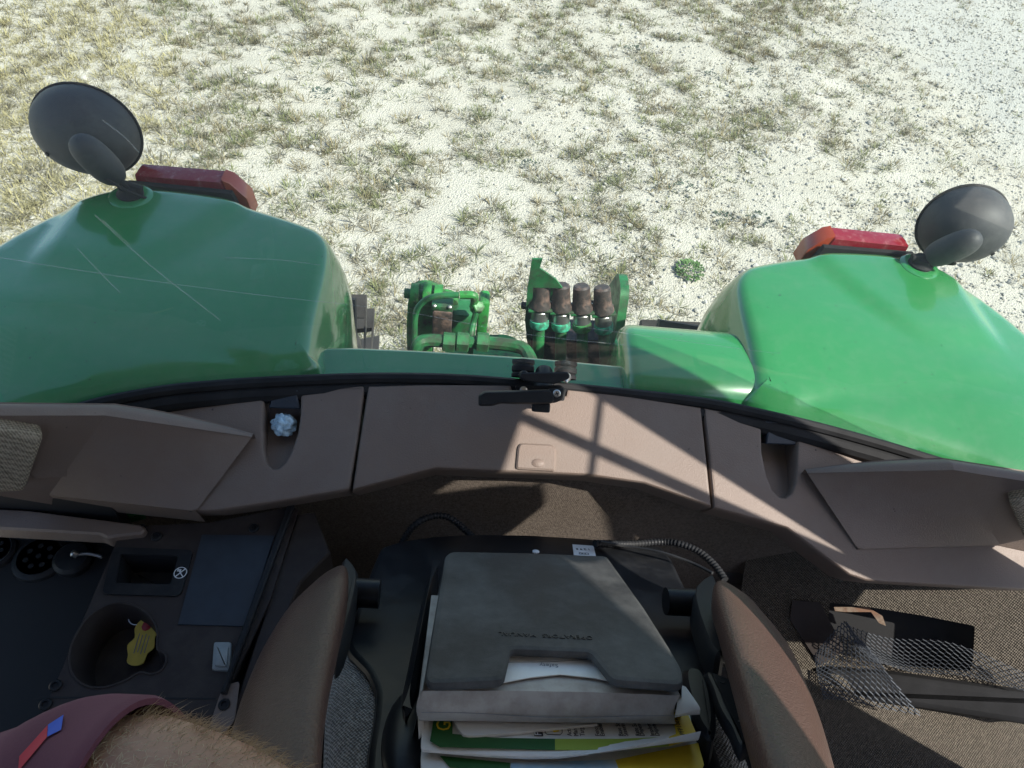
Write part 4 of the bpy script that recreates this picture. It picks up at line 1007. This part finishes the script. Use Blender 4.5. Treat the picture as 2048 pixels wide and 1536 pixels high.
# manual pouch
pc = SF.poly([(903, 1101), (1060, 1104), (1214, 1110), (1290, 1215), (1343, 1298), (1366, 1338), (1367, 1369), (1224, 1358), (1180, 1303), (1022, 1297), (1008, 1359), (860, 1366), (850, 1352), (868, 1240), (890, 1110)])
PC = slab('manual_pouch', SF, fillet(pc, [.009, 0, .009, 0, 0, .012, .010, .009, .006, .006, .009, .012, .010, 0, .006], 4), [(.002, -.010), (0, -.007), (0, -.004), (.0015, -.0015), (.006, 0)], M_POUCH, ST)
def wall(pts, m, par, name='pouch_wall'):
    mb = MB(); 
    for (p, q) in zip(pts, pts[1:]):
        a0, b0 = SF.px(*p); a1, b1 = SF.px(*q)
        mb.add([SF.p(a0, b0, -.004), SF.p(a1, b1, -.004), SF.p(a1*1.0+(.012 if a1 > 0 else -.012)*0.9, b1+.004, -.088), SF.p(a0+(.012 if a0 > 0 else -.012)*0.9, b0+.004, -.088)], [[0, 1, 2, 3]])
    return mb.build(name, m, par)
wall([(851, 1350), (869, 1240), (891, 1112), (904, 1103), (1213, 1112), (1289, 1217), (1365, 1340)], M_POUCH, PC)
t_a = SF.mat(*SF.px(1092, 1272), .0006, math.pi)
M_EMB = mat('embossed_letter_plastic', (0.022, 0.022, 0.023), 0.5)
text_obj('OPERATORS  MANUAL', t_a, .0102, M_EMB, PC, ext=.0004)
# date sticker on the shell
q = SF.poly([(1145, 1088), (1187, 1091), (1192, 1112), (1148, 1110)], -.083)
sk = slab('label_sticker', SF, q, [(0, -.0855), (0, -.0835)], M_WINK, ST)
text_obj('1 2 9 8', SF.mat(*SF.px(1166, 1098, -.083), -.0832, math.pi+.05), .009, M_INK, sk, ext=.0002)
mb = MB(); mm = SF.mat(*SF.px(1168, 1107, -.083), -.0831, math.pi)
for (x_, y_, w_, h_) in ((0, -.003, .016, .0008), (-.008, 0, .0008, .006), (.008, 0, .0008, .006), (0, .003, .016, .0008), (-.002, 0, .0012, .004), (.003, 0, .003, .0012)): mb.add(*box_data((x_, y_, 0), (w_, h_, .0004), mm))
mb.build('sticker_symbol', M_INK, sk, smooth=0)
lathe('shell_button', [(.006, 0), (.006, .002), (.003, .0035)], SF.mat(*SF.px(1072, 1101, -.082), -.085), M_WINK, ST, 12)

# armrests
def armrest(pairs, hinge, lab, bot):
    du_ = -hinge[2]                                      # the pads splay outwards
    v = []; f = []; seg = 28; rows = []
    L_ = spline([Vector((*SF.px(*a, .02), 0)) for a, b in pairs], 5); R2 = spline([Vector((*SF.px(*b, .02), 0)) for a, b in pairs], 5)
    n = len(L_)
    for i in range(n):
        c = (L_[i]+R2[i])/2; hw = (R2[i]-L_[i])/2; t = i/(n-1); th = .030*min(1, hw.length/.035)**.8
        for k in range(seg):
            a = 2*math.pi*k/seg; ca = math.copysign(abs(math.cos(a))**.72, math.cos(a)); sa = math.copysign(abs(math.sin(a))**.72, math.sin(a))
            q = c+hw*ca; v.append(SF.p(q.x, q.y, -.012+th*sa*(1.0 if sa > 0 else 1.2)-.55*hw.x*ca*du_))
    for i in range(n-1):
        for k in range(seg): j = (k+1) % seg; f.append([i*seg+k, i*seg+j, (i+1)*seg+j, (i+1)*seg+k])
    f.append(list(range(seg))[::-1]); f.append([(n-1)*seg+k for k in range(seg)])
    o = obj('armrest', v, f, M_LEATH, ST, smooth=60, label=lab)
    slab('armrest_base', SF, smooth_poly(SF.poly(bot, -.03), 3), [(.006, -.075), (0, -.07), (0, -.036), (.004, -.03)], M_BLACK, o)
    (u, v_, du) = hinge
    c = SF.p(*SF.px(u, v_, -.05), -.05)
    tube('armrest_hinge', [c-Vector((.022, 0, 0)), c+Vector((.022, 0, 0))], .019, M_GLOSSB, o, 18)
    lathe('hinge_washer', [(.012, 0), (.017, .001), (.019, .004), (.024, .004), (.024, .008), (.019, .009), (.012, .006)], basis(c+Vector((du*.016, 0, 0)), (du, 0, 0)), M_BLACK, o, 20)
    return o
armrest([((664, 1103), (678, 1103)), ((640, 1114), (693, 1112)), ((606, 1140), (698, 1135)), ((560, 1180), (697, 1172)), ((524, 1228), (690, 1220)), ((492, 1290), (676, 1285)), ((470, 1350), (662, 1350)), ((454, 1420), (651, 1420)), ((436, 1500), (644, 1500)), ((412, 1600), (640, 1600)), ((390, 1720), (640, 1720))], (726, 1186, 1), 'left armrest, dark brown vinyl in shade', [(690, 1112), (716, 1140), (712, 1190), (690, 1270), (670, 1280), (680, 1150)])
armrest([((1448, 1143), (1470, 1143)), ((1431, 1154), (1500, 1157)), ((1427, 1185), (1545, 1190)), ((1436, 1230), (1600, 1240)), ((1452, 1290), (1632, 1300)), ((1472, 1360), (1660, 1365)), ((1496, 1440), (1684, 1440)), ((1525, 1530), (1708, 1530)), ((1560, 1640), (1735, 1650)), ((1590, 1740), (1755, 1740))], (1362, 1204, -1), 'right armrest, brown grained vinyl shining in the sun', [(1430, 1150), (1395, 1165), (1388, 1200), (1420, 1290), (1450, 1300), (1445, 1230)])
# backrest lever
LF_ = -.045
lv = SF.poly([(1412, 1340), (1440, 1346), (1472, 1362), (1500, 1400), (1516, 1445), (1514, 1470), (1498, 1488), (1478, 1486), (1462, 1450), (1446, 1425), (1434, 1400), (1424, 1370)], LF_)
LV = slab('backrest_lever', SF, smooth_poly(lv, 3), [(.004, LF_-.022), (0, LF_-.016), (0, LF_-.006), (.002, LF_-.002), (.006, LF_)], M_BLACK, ST)
mm = SF.mat(*SF.px(1490, 1438, LF_), LF_+.0004, -.9); mb = MB()
for (x_, y_, w_, h_, r_) in ((-.002, -.004, .0012, .012, 0), (.002, -.009, .009, .0012, 0), (.003, .0, .0012, .008, .3), (.006, .004, .006, .0012, .5), (-.004, .004, .005, .0012, .9), (.006, -.004, .0012, .006, 0)): mb.add(*box_data((0, 0, 0), (w_, h_, .0004), mm @ Matrix.Translation((x_, y_, 0)) @ Matrix.Rotation(r_, 4, 'Z')))
mb.build('lever_symbol', M_GINK, LV, smooth=0)
lathe('lever_hole', [(.003, 0), (.003, .0004)], SF.mat(*SF.px(1444, 1364, LF_), LF_+.0001), M_DARK, LV, 10)
slab('lever_collar', SF, smooth_poly(SF.poly([(1370, 1330), (1405, 1334), (1424, 1370), (1434, 1430), (1425, 1470), (1395, 1440), (1370, 1370)], -.05), 3), [(0, -.09), (0, -.058), (.006, -.052)], M_GLOSSB, ST)
# seat base under it
v, f = box_data((-.03, .36, 1.60), (.38, .34, .40), bev=.03); obj('seat_pedestal', v, f, M_BLACK, ST)

# corrugated conduits and a thin cable behind the seat
def conduit(pts, label, r=.0068):
    P = spline(pts, 14); L = [0]
    for a, b in zip(P, P[1:]): L.append(L[-1]+(b-a).length)
    Q = []; rr = []; step = .0016; k = 0; s = 0.0; i = 0
    while s < L[-1]:
        while L[i+1] < s: i += 1
        t = (s-L[i])/max(1e-6, L[i+1]-L[i]); Q.append(P[i].lerp(P[i+1], t)); rr.append(r if (k//2) % 2 == 0 else r*.80); k += 1; s += step
    o = tube('conduit', Q, rr, M_BLACK, None, 10, smooth=60); tag(o, label, 'conduit'); return o
conduit([at(790, 1130, y=.60), at(805, 1085, y=.62), at(832, 1048, y=.64), at(868, 1032, y=.66), at(900, 1036, y=.66), at(935, 1064, y=.64), at(960, 1090, y=.61)], 'black corrugated conduit arching up behind the top left of the seat shell')
conduit([at(1190, 1087, y=.60), at(1260, 1088, y=.62), at(1320, 1084, y=.63), at(1360, 1088, y=.62), at(1400, 1105, y=.60), at(1430, 1132, y=.57), at(1450, 1160, y=.54)], 'black corrugated conduit running from the seat shell to the right armrest')
o = tube('cable', spline([at(1200, 1083, y=.60), at(1250, 1092, y=.60), at(1320, 1104, y=.58), at(1380, 1124, y=.56), at(1425, 1146, y=.53)], 6), .0028, M_BLACK, None, 6); tag(o, 'thin black cable below the right hand conduit behind the seat', 'cable')

# ------------------------------------------------------------------ books and papers in the pouch
def sf_box(a0, a1, b0, b1, h0, h1, nx=1, warp=None):
    pass
MBK = thing('manual', 'thick manual with grimy grey page edges wedged in the black pouch', 'book', SF.p(-.03, 0, -.06))
e0 = SF.px(842, 1372, -.010); e1 = SF.px(1366, 1374, -.010); f0 = SF.px(838, 1440, -.052); f1 = SF.px(1362, 1452, -.052)
xL, xR = e0[0], e1[0]; bN = -.022                     # near end of the pages (negative = towards the viewer)
def block(xL, xR, b0, b1, h0, h1, wob, seg=26, hs=6):
    v = []; f = []; r2 = random.Random(3)
    offs = [wob*math.sin(i*.9)*.3+wob*r2.uniform(-.5, .5) for i in range(seg+1)]
    for k in range(hs+1):
        t = k/hs; h = h0+(h1-h0)*t; bul = .006*math.sin(math.pi*t)
        for i in range(seg+1):
            s = i/seg; x = xL+(xR-xL)*s
            if i == 0: x += .004*math.cos(math.pi*t)*0-.0035*math.sin(math.pi*t)
            if i == seg: x -= .005*math.sin(math.pi*t)
            v.append(SF.p(x, b0+.009*s-bul*(1 if 0 < i < seg else .3)+offs[i]*.5*(t if t > .5 else 0), h+.002*math.sin(s*math.pi)*(1 if k == hs else 0)))
    n = seg+1
    for k in range(hs):
        for i in range(seg): f.append([k*n+i, k*n+i+1, (k+1)*n+i+1, (k+1)*n+i])
    m_ = len(v)
    for k in (0, hs):
        for i in range(n): q = v[k*n+i]; a = (q-SF.o).dot(SF.ex); h = (q-SF.o).dot(SF.ez); v.append(SF.p(a, b1, h))
    for i in range(seg):
        f.append([i, i+1, m_+i+1, m_+i]); f.append([hs*n+i, hs*n+i+1, m_+n+i+1, m_+n+i])
    for i in (0, seg):
        f.append([k*n+i for k in range(hs+1)]+[m_+n+i, m_+i])
    return v, f
v, f = block(f0[0], xR-.002, .004, .20, -.052, -.0195, .0012); obj('page_block', v, f, M_PAGES, MBK, smooth=50)
crack = MB()                                              # dark gap between two sections of pages
cpts = [SF.p(f0[0]+.002+(xR-f0[0]-.006)*s, -.0022+.009*s+.0004*math.sin(s*9), -.040+.0016*math.sin(s*7+1)) for s in [i/20 for i in range(21)]]
obj('section_gap', *tube_data(cpts, .00035, 4), M_GINK, MBK)
# white cover page showing in the pouch's cut-out
cvp = SF.poly([(1000, 1285), (1198, 1290), (1240, 1362), (1180, 1352), (1120, 1346), (1060, 1352), (995, 1364)], -.013)
cv = slab('cover_page', SF, cvp, [(0, -.0155), (0, -.0145)], M_PAPER, MBK)
text_obj('Safety', SF.mat(*SF.px(1098, 1330, -.014), -.0143, math.pi), .0085, M_GINK, cv, ext=.0001)
obj('fold_line', *tube_data([SF.p(*SF.px(u, v_, -.014), -.0143) for u, v_ in ((1015, 1324), (1100, 1323), (1180, 1318))], .0003, 4), M_GINK, cv)
curl = [[SF.p(*SF.px(u, v_, h), h) for u, v_, h in r] for r in (((1180, 1303, -.012), (1200, 1325, -.008), (1222, 1356, -.011)), ((1186, 1308, -.008), (1212, 1326, -.004), (1216, 1335, -.005)), ((1192, 1325, -.012), (1208, 1332, -.009), (1214, 1340, -.010)))]
v, f, _, _ = grid_surf(curl, 4); obj('turned_corner', v, f, M_PAPER, cv)
slab('cover_flash', SF, SF.poly([(1184, 1308), (1196, 1322), (1190, 1328)], -.0135), [(0, -.0146), (0, -.0140)], M_PBLUE, cv)

def sheet(name, rows, m, label, cat, th=.0008):
    """rows of (u, v, h) control points -> curled sheet"""
    pts = [[SF.p(*SF.px(u, v_, h), h) for u, v_, h in r] for r in rows]
    v, f, nr, nc = grid_surf(pts, 5)
    dn = SF.ez*-th; n = len(v); vv = v+[q+dn for q in v]; ff = f+[[i+n for i in q][::-1] for q in f]
    rim = [(0, j) for j in range(nc)]+[(i, nc-1) for i in range(1, nr)]+[(nr-1, j) for j in range(nc-2, -1, -1)]+[(i, 0) for i in range(nr-2, 0, -1)]
    idx = [i*nc+j for i, j in rim]
    for a, b in zip(idx, idx[1:]+idx[:1]): ff.append([a, b, b+n, a+n])
    o = obj(name, vv, ff, m, None, smooth=50); tag(o, label, cat); return o
# stapled torn booklet just below the manual
H1 = -.056
o = sheet('booklet', [[(905, 1395, H1), (1050, 1395, H1), (1200, 1395, H1)], [(908, 1440, H1), (1040, 1448, H1), (1195, 1442, H1)], [(922, 1464, H1), (960, 1470, H1), (1195, 1448, H1)]], M_PAPER, 'torn white booklet lying between the thick manual and the printed card', 'booklet', .003)
# printed card with green border and yellow bottom
H2 = -.060
PCd = sheet('printed_card', [[(852, 1400, H2), (1100, 1400, H2), (1375, 1400, H2)], [(846, 1445, H2), (1110, 1450, H2), (1385, 1455, H2)], [(842, 1492, H2-.002), (1110, 1505, H2), (1395, 1480, H2+.006)], [(846, 1503, H2-.004), (1120, 1516, H2-.004), (1402, 1462, H2+.024)]], M_PAPER, 'printed reference card with green and yellow border and a curled right corner', 'card', .0006)
def print_patch(par, poly, h, m, name='printed_area'):
    n_sub = []
    for i in range(len(poly)):
        a, b = poly[i], poly[(i+1) % len(poly)]
        for s in range(4): n_sub.append((a[0]+(b[0]-a[0])*s/4, a[1]+(b[1]-a[1])*s/4))
    slab(name, SF, SF.poly(n_sub, h), [(0, h-.0002), (0, h+.0003)], m, par, smooth=0)
print_patch(PCd, [(868, 1435), (905, 1435), (905, 1468), (990, 1476), (1110, 1478), (1110, 1500), (880, 1494), (860, 1482)], H2+.0012, M_PGREEN)
print_patch(PCd, [(1110, 1478), (1240, 1478), (1338, 1474), (1338, 1492), (1240, 1500), (1110, 1500)], H2+.0012, mat('lime_print', (0.30, 0.40, 0.05), 0.5))
print_patch(PCd, [(1345, 1425), (1372, 1420), (1392, 1466), (1384, 1480), (1352, 1488), (1338, 1492), (1338, 1474), (1352, 1468)], H2+.0035, M_PYEL)
def rtext(txt, u, v_, size, m, par, h=H2+.0016, al='LEFT', rot=-math.pi/2+math.pi): text_obj(txt, SF.mat(*SF.px(u, v_, h), h, rot), size, m, par, ext=.0001, align=al)
rtext('GS', 888, 1462, .021, M_PYEL, PCd, H2+.002)
for tx, u in (('Actual R', 1140), ('Manual', 1153), ('Target R', 1166), ('Fence Row', 1196), ('Enable/D', 1206), ('Base Stat', 1243), ('Steering', 1253), ('Rate Sens', 1277), ('Depend', 1286), ('Implement', 1306), ('Depend', 1316)):
    rtext(tx, u, 1472, .0068, M_INK, PCd)
rtext('PFP10676', 1366, 1470, .0075, M_INK, PCd, H2+.0042)
bx = SF.mat(*SF.px(1076, 1466, H2), H2+.0014); mb = MB(); mb.add(*box_data((0, 0, 0), (.009, .012, .0004), bx)); mb.build('letter_box', M_INK, PCd, smooth=0)
rtext('F', 1077, 1471, .010, M_WINK, PCd, H2+.0018)
obj('icon_frame', *tube_data([SF.p(*SF.px(u, v_, H2), H2+.0014) for u, v_ in ((1090, 1440), (1090, 1468), (1094, 1471), (1120, 1472), (1124, 1468), (1124, 1440))], .0004, 4), M_INK, PCd)
print_patch(PCd, [(1098, 1455), (1112, 1448), (1118, 1462), (1108, 1464)], H2+.0012, M_PYEL)
# lower booklet with coloured cover
H3 = -.072
LB_ = sheet('colour_booklet', [[(848, 1470, H3), (1100, 1480, H3), (1390, 1470, H3)], [(842, 1510, H3), (1100, 1535, H3), (1400, 1510, H3)], [(845, 1560, H3), (1100, 1580, H3), (1412, 1560, H3)]], M_PAPER, 'white edged booklet with green, blue and yellow cover lowest in the pouch stack', 'booklet', .006)
print_patch(LB_, [(880, 1512), (1020, 1526), (1020, 1545), (900, 1535)], H3+.0012, M_PGREEN)
print_patch(LB_, [(1022, 1526), (1230, 1520), (1240, 1545), (1022, 1545)], H3+.0012, M_PBLUE)
print_patch(LB_, [(1230, 1520), (1396, 1486), (1408, 1530), (1400, 1545), (1240, 1545)], H3+.0012, M_PYEL)
sheet('folded_leaf', [[(1355, 1368, -.030), (1368, 1372, -.030), (1372, 1374, -.032)], [(1355, 1400, -.034), (1378, 1400, -.034), (1398, 1412, -.036)], [(1350, 1430, -.040), (1370, 1426, -.040), (1400, 1424, -.042)]], M_PAPER, 'loose folded white sheet poking out at the right end of the thick manual', 'paper', .003)
sheet('white_leaflet', [[(858, 1366, -.045), (850, 1372, -.047), (846, 1380, -.048)], [(848, 1400, -.052), (842, 1410, -.052), (836, 1420, -.053)], [(850, 1470, -.062), (843, 1470, -.062), (838, 1475, -.062)]], M_PAPER, 'white leaflet edge showing along the left side of the thick manual', 'leaflet', .002)

# ------------------------------------------------------------------ tissue wad, key tag
def wad():
    c = at(568, 850, z=2.000); r2 = np.random.default_rng(5)
    v, f = ellipsoid_data(Matrix.Translation(c), .0185, .018, .017, 40, 26)
    out = []
    for q in v:
        d = (q-c).normalized(); s = 0
        for k in range(7):
            a = Vector((math.sin(k*2.1), math.cos(k*1.3), math.sin(k*.7+1))).normalized(); s += abs(math.sin(d.dot(a)*6+k*1.7))*.16
        out.append(c+d*(q-c).length*(.55+s*.75))
    o = obj('tissue_wad', out, f, M_WAD, None, smooth=25); tag(o, 'crumpled pale blue tissue stuffed in the left trim pocket', 'tissue')
wad()
KF = HOR(1.845)
kt = thing('key_tag', 'yellow cloud shaped key tag on a ring with red fob inside the cup holder', 'key tag', KF.p(*KF.px(285, 1270), 0))
slab('tag_plate', Frame(KF.p(*KF.px(283, 1285), 0), (1, 0, -.15), (0, 1, .25)), smooth_poly([(.000, -.035), (.012, -.030), (.014, -.016), (.021, -.006), (.018, .010), (.022, .022), (.012, .032), (.0, .028), (-.010, .033), (-.016, .020), (-.012, .006), (-.019, -.006), (-.014, -.020), (-.012, -.031)], 3), [(0, 0), (.0004, .002)], M_TAG, kt)
fk = Frame(KF.p(*KF.px(283, 1285), 0), (1, 0, -.15), (0, 1, .25))
for i in range(4):
    mb = MB(); mb.add(*box_data((-.006+.005*i, -.002, .0024), (.0012, .030-.004*(i % 2), .0004), fk.mat(0, 0))); mb.build('tag_print', M_GINK, kt, smooth=0)
v, f = ellipsoid_data(Matrix.Translation(KF.p(*KF.px(296, 1248), .004)), .012, .015, .006, 14, 8); obj('red_fob', v, f, M_REDF, kt)
c = KF.p(*KF.px(277, 1236), .008); tube('key_ring', [c+Vector((.013*math.cos(i*.35), .013*math.sin(i*.35), .004*math.sin(i*.35))) for i in range(19)], .0009, M_STEEL, kt, 6)

# ------------------------------------------------------------------ net of grey cord
def net(rows, nu, nv, label, par=None, r=.0009):
    pts = [[Vector(p) for p in row] for row in rows]
    R1 = [spline(row, 16) for row in pts]; nc = len(R1[0]); cols = [spline([r_[i] for r_ in R1], 16) for i in range(nc)]; nr = len(cols[0])
    def S_(s, t):
        s = max(0, min(.9999, s))*(nc-1); t = max(0, min(.9999, t))*(nr-1); i = int(s); j = int(t); fs = s-i; ft = t-j
        return (cols[i][j]*(1-fs)+cols[i+1][j]*fs)*(1-ft)+(cols[i][j+1]*(1-fs)+cols[i+1][j+1]*fs)*ft
    mb = MB()
    def seg(a, b):
        A = S_(*a); B = S_(*b)
        if (A-B).length < 1e-5: return
        mb.add(*tube_data([A, B], r, 3, cap=False))
    for j in range(nv):
        for i in range(nu):
            x0 = (i+(.5 if j % 2 else 0))/nu; y0 = j/nv; hh = 1/nv
            p = (x0, y0+hh*.32); q = (x0, y0+hh)                 # upright strand
            seg((x0, y0), p); seg(p, (x0+.5/nu, y0+hh)) ; seg(p, (x0-.5/nu, y0+hh))
            seg((x0, y0), (x0, y0+hh*.32))
    return mb
def ar(u, v, h=0.0): a, b = AR.px(u, v, h); return AR.p(a, b, h)
NT = thing('net', 'grey cord net bag gathered on the carpet beside the right armrest', 'net', ar(1750, 1330, 0))
nb1 = net([[ar(1628, 1310, .04), ar(1655, 1275, .05), ar(1688, 1242, .07), ar(1700, 1262, .075)], [ar(1634, 1340, .05), ar(1670, 1318, .055), ar(1712, 1300, .075), ar(1745, 1305, .085)], [ar(1640, 1368, .055), ar(1690, 1360, .06), ar(1745, 1355, .075), ar(1790, 1365, .085)], [ar(1648, 1398, .05), ar(1700, 1402, .05), ar(1770, 1418, .05), ar(1845, 1432, .05)]], 15, 19, '', r=.0011)
nb1.build('near_fold', M_NET, NT, smooth=0)
nb2 = net([[ar(1694, 1250, .05), ar(1780, 1275, .02), ar(1905, 1285, .025), ar(2060, 1350, .03)], [ar(1715, 1290, .05), ar(1800, 1312, .015), ar(1920, 1320, .02), ar(2060, 1368, .025)], [ar(1745, 1320, .05), ar(1830, 1345, .025), ar(1930, 1352, .025), ar(2060, 1385, .03)]], 27, 10, '')
nb2.build('far_fold', mat('shaded_net_cord', (0.045, 0.052, 0.062), 0.7), NT, smooth=0)  # far fold's shade put into a darker copy of the cord colour

# ------------------------------------------------------------------ the photographer's raised left arm
PRS = thing('person', 'person at lower left, raised arm in maroon sleeve with flag patch, hairy forearm', 'person', (-.45, -.25, 1.45))
def rad_at(t):
    ks = [(0, .060), (.2, .056), (.40, .050), (.50, .047), (.62, .050), (.75, .046), (1, .030)]
    for (a, ra), (b, rb) in zip(ks, ks[1:]):
        if a <= t <= b: return ra+(rb-ra)*(t-a)/(b-a)
    return .03
def arm_data(pts):
    A = spline(pts, 8); n = len(A); v, f = tube_data(A, [rad_at(i/(n-1)) for i in range(n)], 28); mb = MB(); mb.add(v, f)
    wd = (A[-1]-A[-3]).normalized(); sdv = wd.cross(Vector((0, 0, 1))).normalized(); pw = A[-1]
    mb.add(*tube_data([pw-wd*.01, pw+wd*.03, pw+wd*.075], [.030, .036, .034], 14, flat=.55))
    for i in range(4):
        o0 = pw+wd*.07+sdv*(-.026+.0175*i); L_ = (.062, .072, .068, .054)[i]
        mb.add(*tube_data([o0, o0+wd*L_*.45, o0+wd*L_*.75+Vector((0, 0, .02)), o0+wd*L_*.8+Vector((0, 0, .045))], [.0095, .009, .0085, .007], 10))
    mb.add(*tube_data([pw+wd*.02-sdv*.028, pw+wd*.045-sdv*.052, pw+wd*.075-sdv*.060+Vector((0, 0, .012))], [.012, .0105, .008], 10))
    return mb, A, n, v
def sleeve_data(A_, nA, frac=.60, seg=48):
    ns = int(nA*frac); sv = []; sp_ = A_[:ns]
    tv, _ = tube_data(sp_, 1.0, seg)
    for i in range(ns):
        t = i/(ns-1)
        for j in range(seg):
            a = 2*math.pi*j/seg; d = (tv[i*seg+j]-sp_[i])
            r_ = rad_at(i/(nA-1))+.009+.0035*math.sin(a*2+t*4)+.0035*math.sin(a*3-t*9)*t+.0045*math.sin(t*17+math.sin(a*2)*1.5)*math.exp(-((t-.72)/.16)**2)+.005*t**3
            if i == ns-1: r_ -= .002
            sv.append(sp_[i]+d*r_)
    sf_ = [[i*seg+j, i*seg+(j+1) % seg, (i+1)*seg+(j+1) % seg, (i+1)*seg+j] for i in range(ns-1) for j in range(seg)]
    kk = len(sv)                                            # turned-in hem
    for j in range(seg): c = sp_[-1]; sv.append(c+(sv[(ns-1)*seg+j]-c)*.93)
    for j in range(seg): sf_.append([(ns-1)*seg+j, (ns-1)*seg+(j+1) % seg, kk+(j+1) % seg, kk+j])
    for j in range(seg): c = sp_[-4]; sv.append(c+(sv[(ns-4)*seg+j]-c)*.93)
    for j in range(seg): sf_.append([kk+j, kk+(j+1) % seg, kk+seg+(j+1) % seg, kk+seg+j])
    sf_.append(list(range(seg))[::-1])
    return sv, sf_, ns, seg
el = at(188, 1592, d=.50); shL = Vector((-.40, -.24, 2.16)); shR = Vector((.42, .08, 2.40))
left_pts = [at(-282, 1924, d=.60), at(-132, 1784, d=.55), at(-30, 1680, d=.525), at(70, 1610, d=.508), at(165, 1584, d=.497), at(285, 1590, d=.485), at(430, 1640, d=.46), at(600, 1728, d=.42), at(780, 1850, d=.37)]
shL = left_pts[0].copy()
elR = Vector((.62, .36, 2.62))  # elbow of an unseen right arm, added to shade pouch and seat shell
right_pts = [shR, shR.lerp(elR, .5), shR.lerp(elR, .8), elR, Vector((.49, .28, 2.71)), Vector((.34, .18, 2.81)), Vector((.20, .07, 2.91)), Vector((.08, -.06, 2.98))]
mb, A_, nA, v = arm_data(left_pts); mbR, AR_, nR, vR = arm_data(right_pts)
mb.add(mbR.v, mbR.f)
# shoulders, chest and waist below and behind the camera, added to darken the cab
mid = Vector((-.12, -.27, 2.19))
mb.add(*tube_data(spline([shL, mid+Vector((-.12, 0, .04)), mid+Vector((.12, .02, .04)), shR], 4), .075, 20))
BD = mb.build('body', M_SKIN, PRS, smooth=60)
# hairs on the forearm
hm = MB(); r2 = random.Random(9)
hv = []; hf = []
i0 = int(nA*.58); i1 = int(nA*.92)
for k in range(5200):
    ii = r2.uniform(i0, i1); i = int(ii); a = r2.uniform(0, 2*math.pi); seg = 28
    row = [v[i*seg+j] for j in range(seg)]; c = A_[i]; j = int(a/(2*math.pi)*seg); p0 = row[j].lerp(row[(j+1) % seg], r2.random()); nx_ = [v[min(nA-1, i+1)*seg+j], ][0]
    p0 = p0.lerp(nx_, r2.random()); n_h = (p0-c).normalized(); tg = (A_[min(nA-1, i+1)]-A_[i]).normalized()
    if n_h.dot(CAM-p0) < -.25*(CAM-p0).length: continue
    cr = n_h.cross(tg); L_ = r2.uniform(.008, .021)
    d1 = (tg*r2.uniform(.3, 1.1)+n_h*r2.uniform(.25, .9)+cr*r2.uniform(-.9, .5)).normalized(); d2 = (d1+tg*r2.uniform(-.2, .7)-n_h*r2.uniform(0, .7)+cr*r2.uniform(-.6, .6)).normalized()
    p1 = p0+d1*L_*.5; p2 = p1+d2*L_*.5; wv = d1.cross((CAM-p0).normalized()).normalized()*.00017
    b_ = len(hv); hv += [p0-wv, p0+wv, p1+wv*.8, p1-wv*.8, p2]; hf += [[b_, b_+1, b_+2, b_+3], [b_+3, b_+2, b_+4]]
obj('arm_hair', hv, hf, M_HAIR, BD, smooth=0, kind='stuff')
# shirt: two loose sleeves with folds, and the trunk
sv, sf_, ns, seg = sleeve_data(A_, nA, .63); sv2, sf2, _, _ = sleeve_data(AR_, nR)
mb = MB(); mb.add(sv, sf_); mb.add(sv2, sf2)
mb.add(*tube_data(spline([shL, mid+Vector((-.12, 0, .03)), mid+Vector((.12, .02, .03)), shR], 4), .090, 20))
mb.add(*tube_data([mid+Vector((0, -.02, -.60)), mid+Vector((0, -.02, -.35)), mid+Vector((0, -.01, -.10)), mid+Vector((0, 0, .06)), mid+Vector((0, 0, .11))], [.19, .20, .23, .19, .08], 28, flat=.6))
SH = mb.build('shirt', M_SHIRT, PRS, smooth=60)
# flag patch: a blue and a red field stitched on the outside of the sleeve
from mathutils.bvhtree import BVHTree
_bv = BVHTree.FromPolygons([tuple(q) for q in mb.v], [tuple(q) for q in mb.f])
def patch(quad, m, name, n=10):
    v = []; a, b, c, d = [Vector(q) for q in quad]
    for i in range(n+1):
        for j in range(n+1):
            p = a.lerp(b, i/n).lerp(d.lerp(c, i/n), j/n); q = ray(p.x, p.y).normalized()
            hit, nrm, _, _ = _bv.ray_cast(CAM, q)
            if hit is None: hit = v[-1] if v else CAM+q*.55; nrm = Vector((0, 0, 0))
            if nrm.dot(q) > 0: nrm = -nrm
            v.append(hit+nrm*.0012)
    f = [[i*(n+1)+j, i*(n+1)+j+1, (i+1)*(n+1)+j+1, (i+1)*(n+1)+j] for i in range(n) for j in range(n)]
    obj(name, v, f, m, SH, smooth=60)
patch([(97, 1452), (128, 1432), (124, 1462), (96, 1476)], M_BLUEF, 'flag_field')
patch([(40, 1515), (96, 1453), (95, 1477), (38, 1545)], M_REDP, 'flag_stripe')
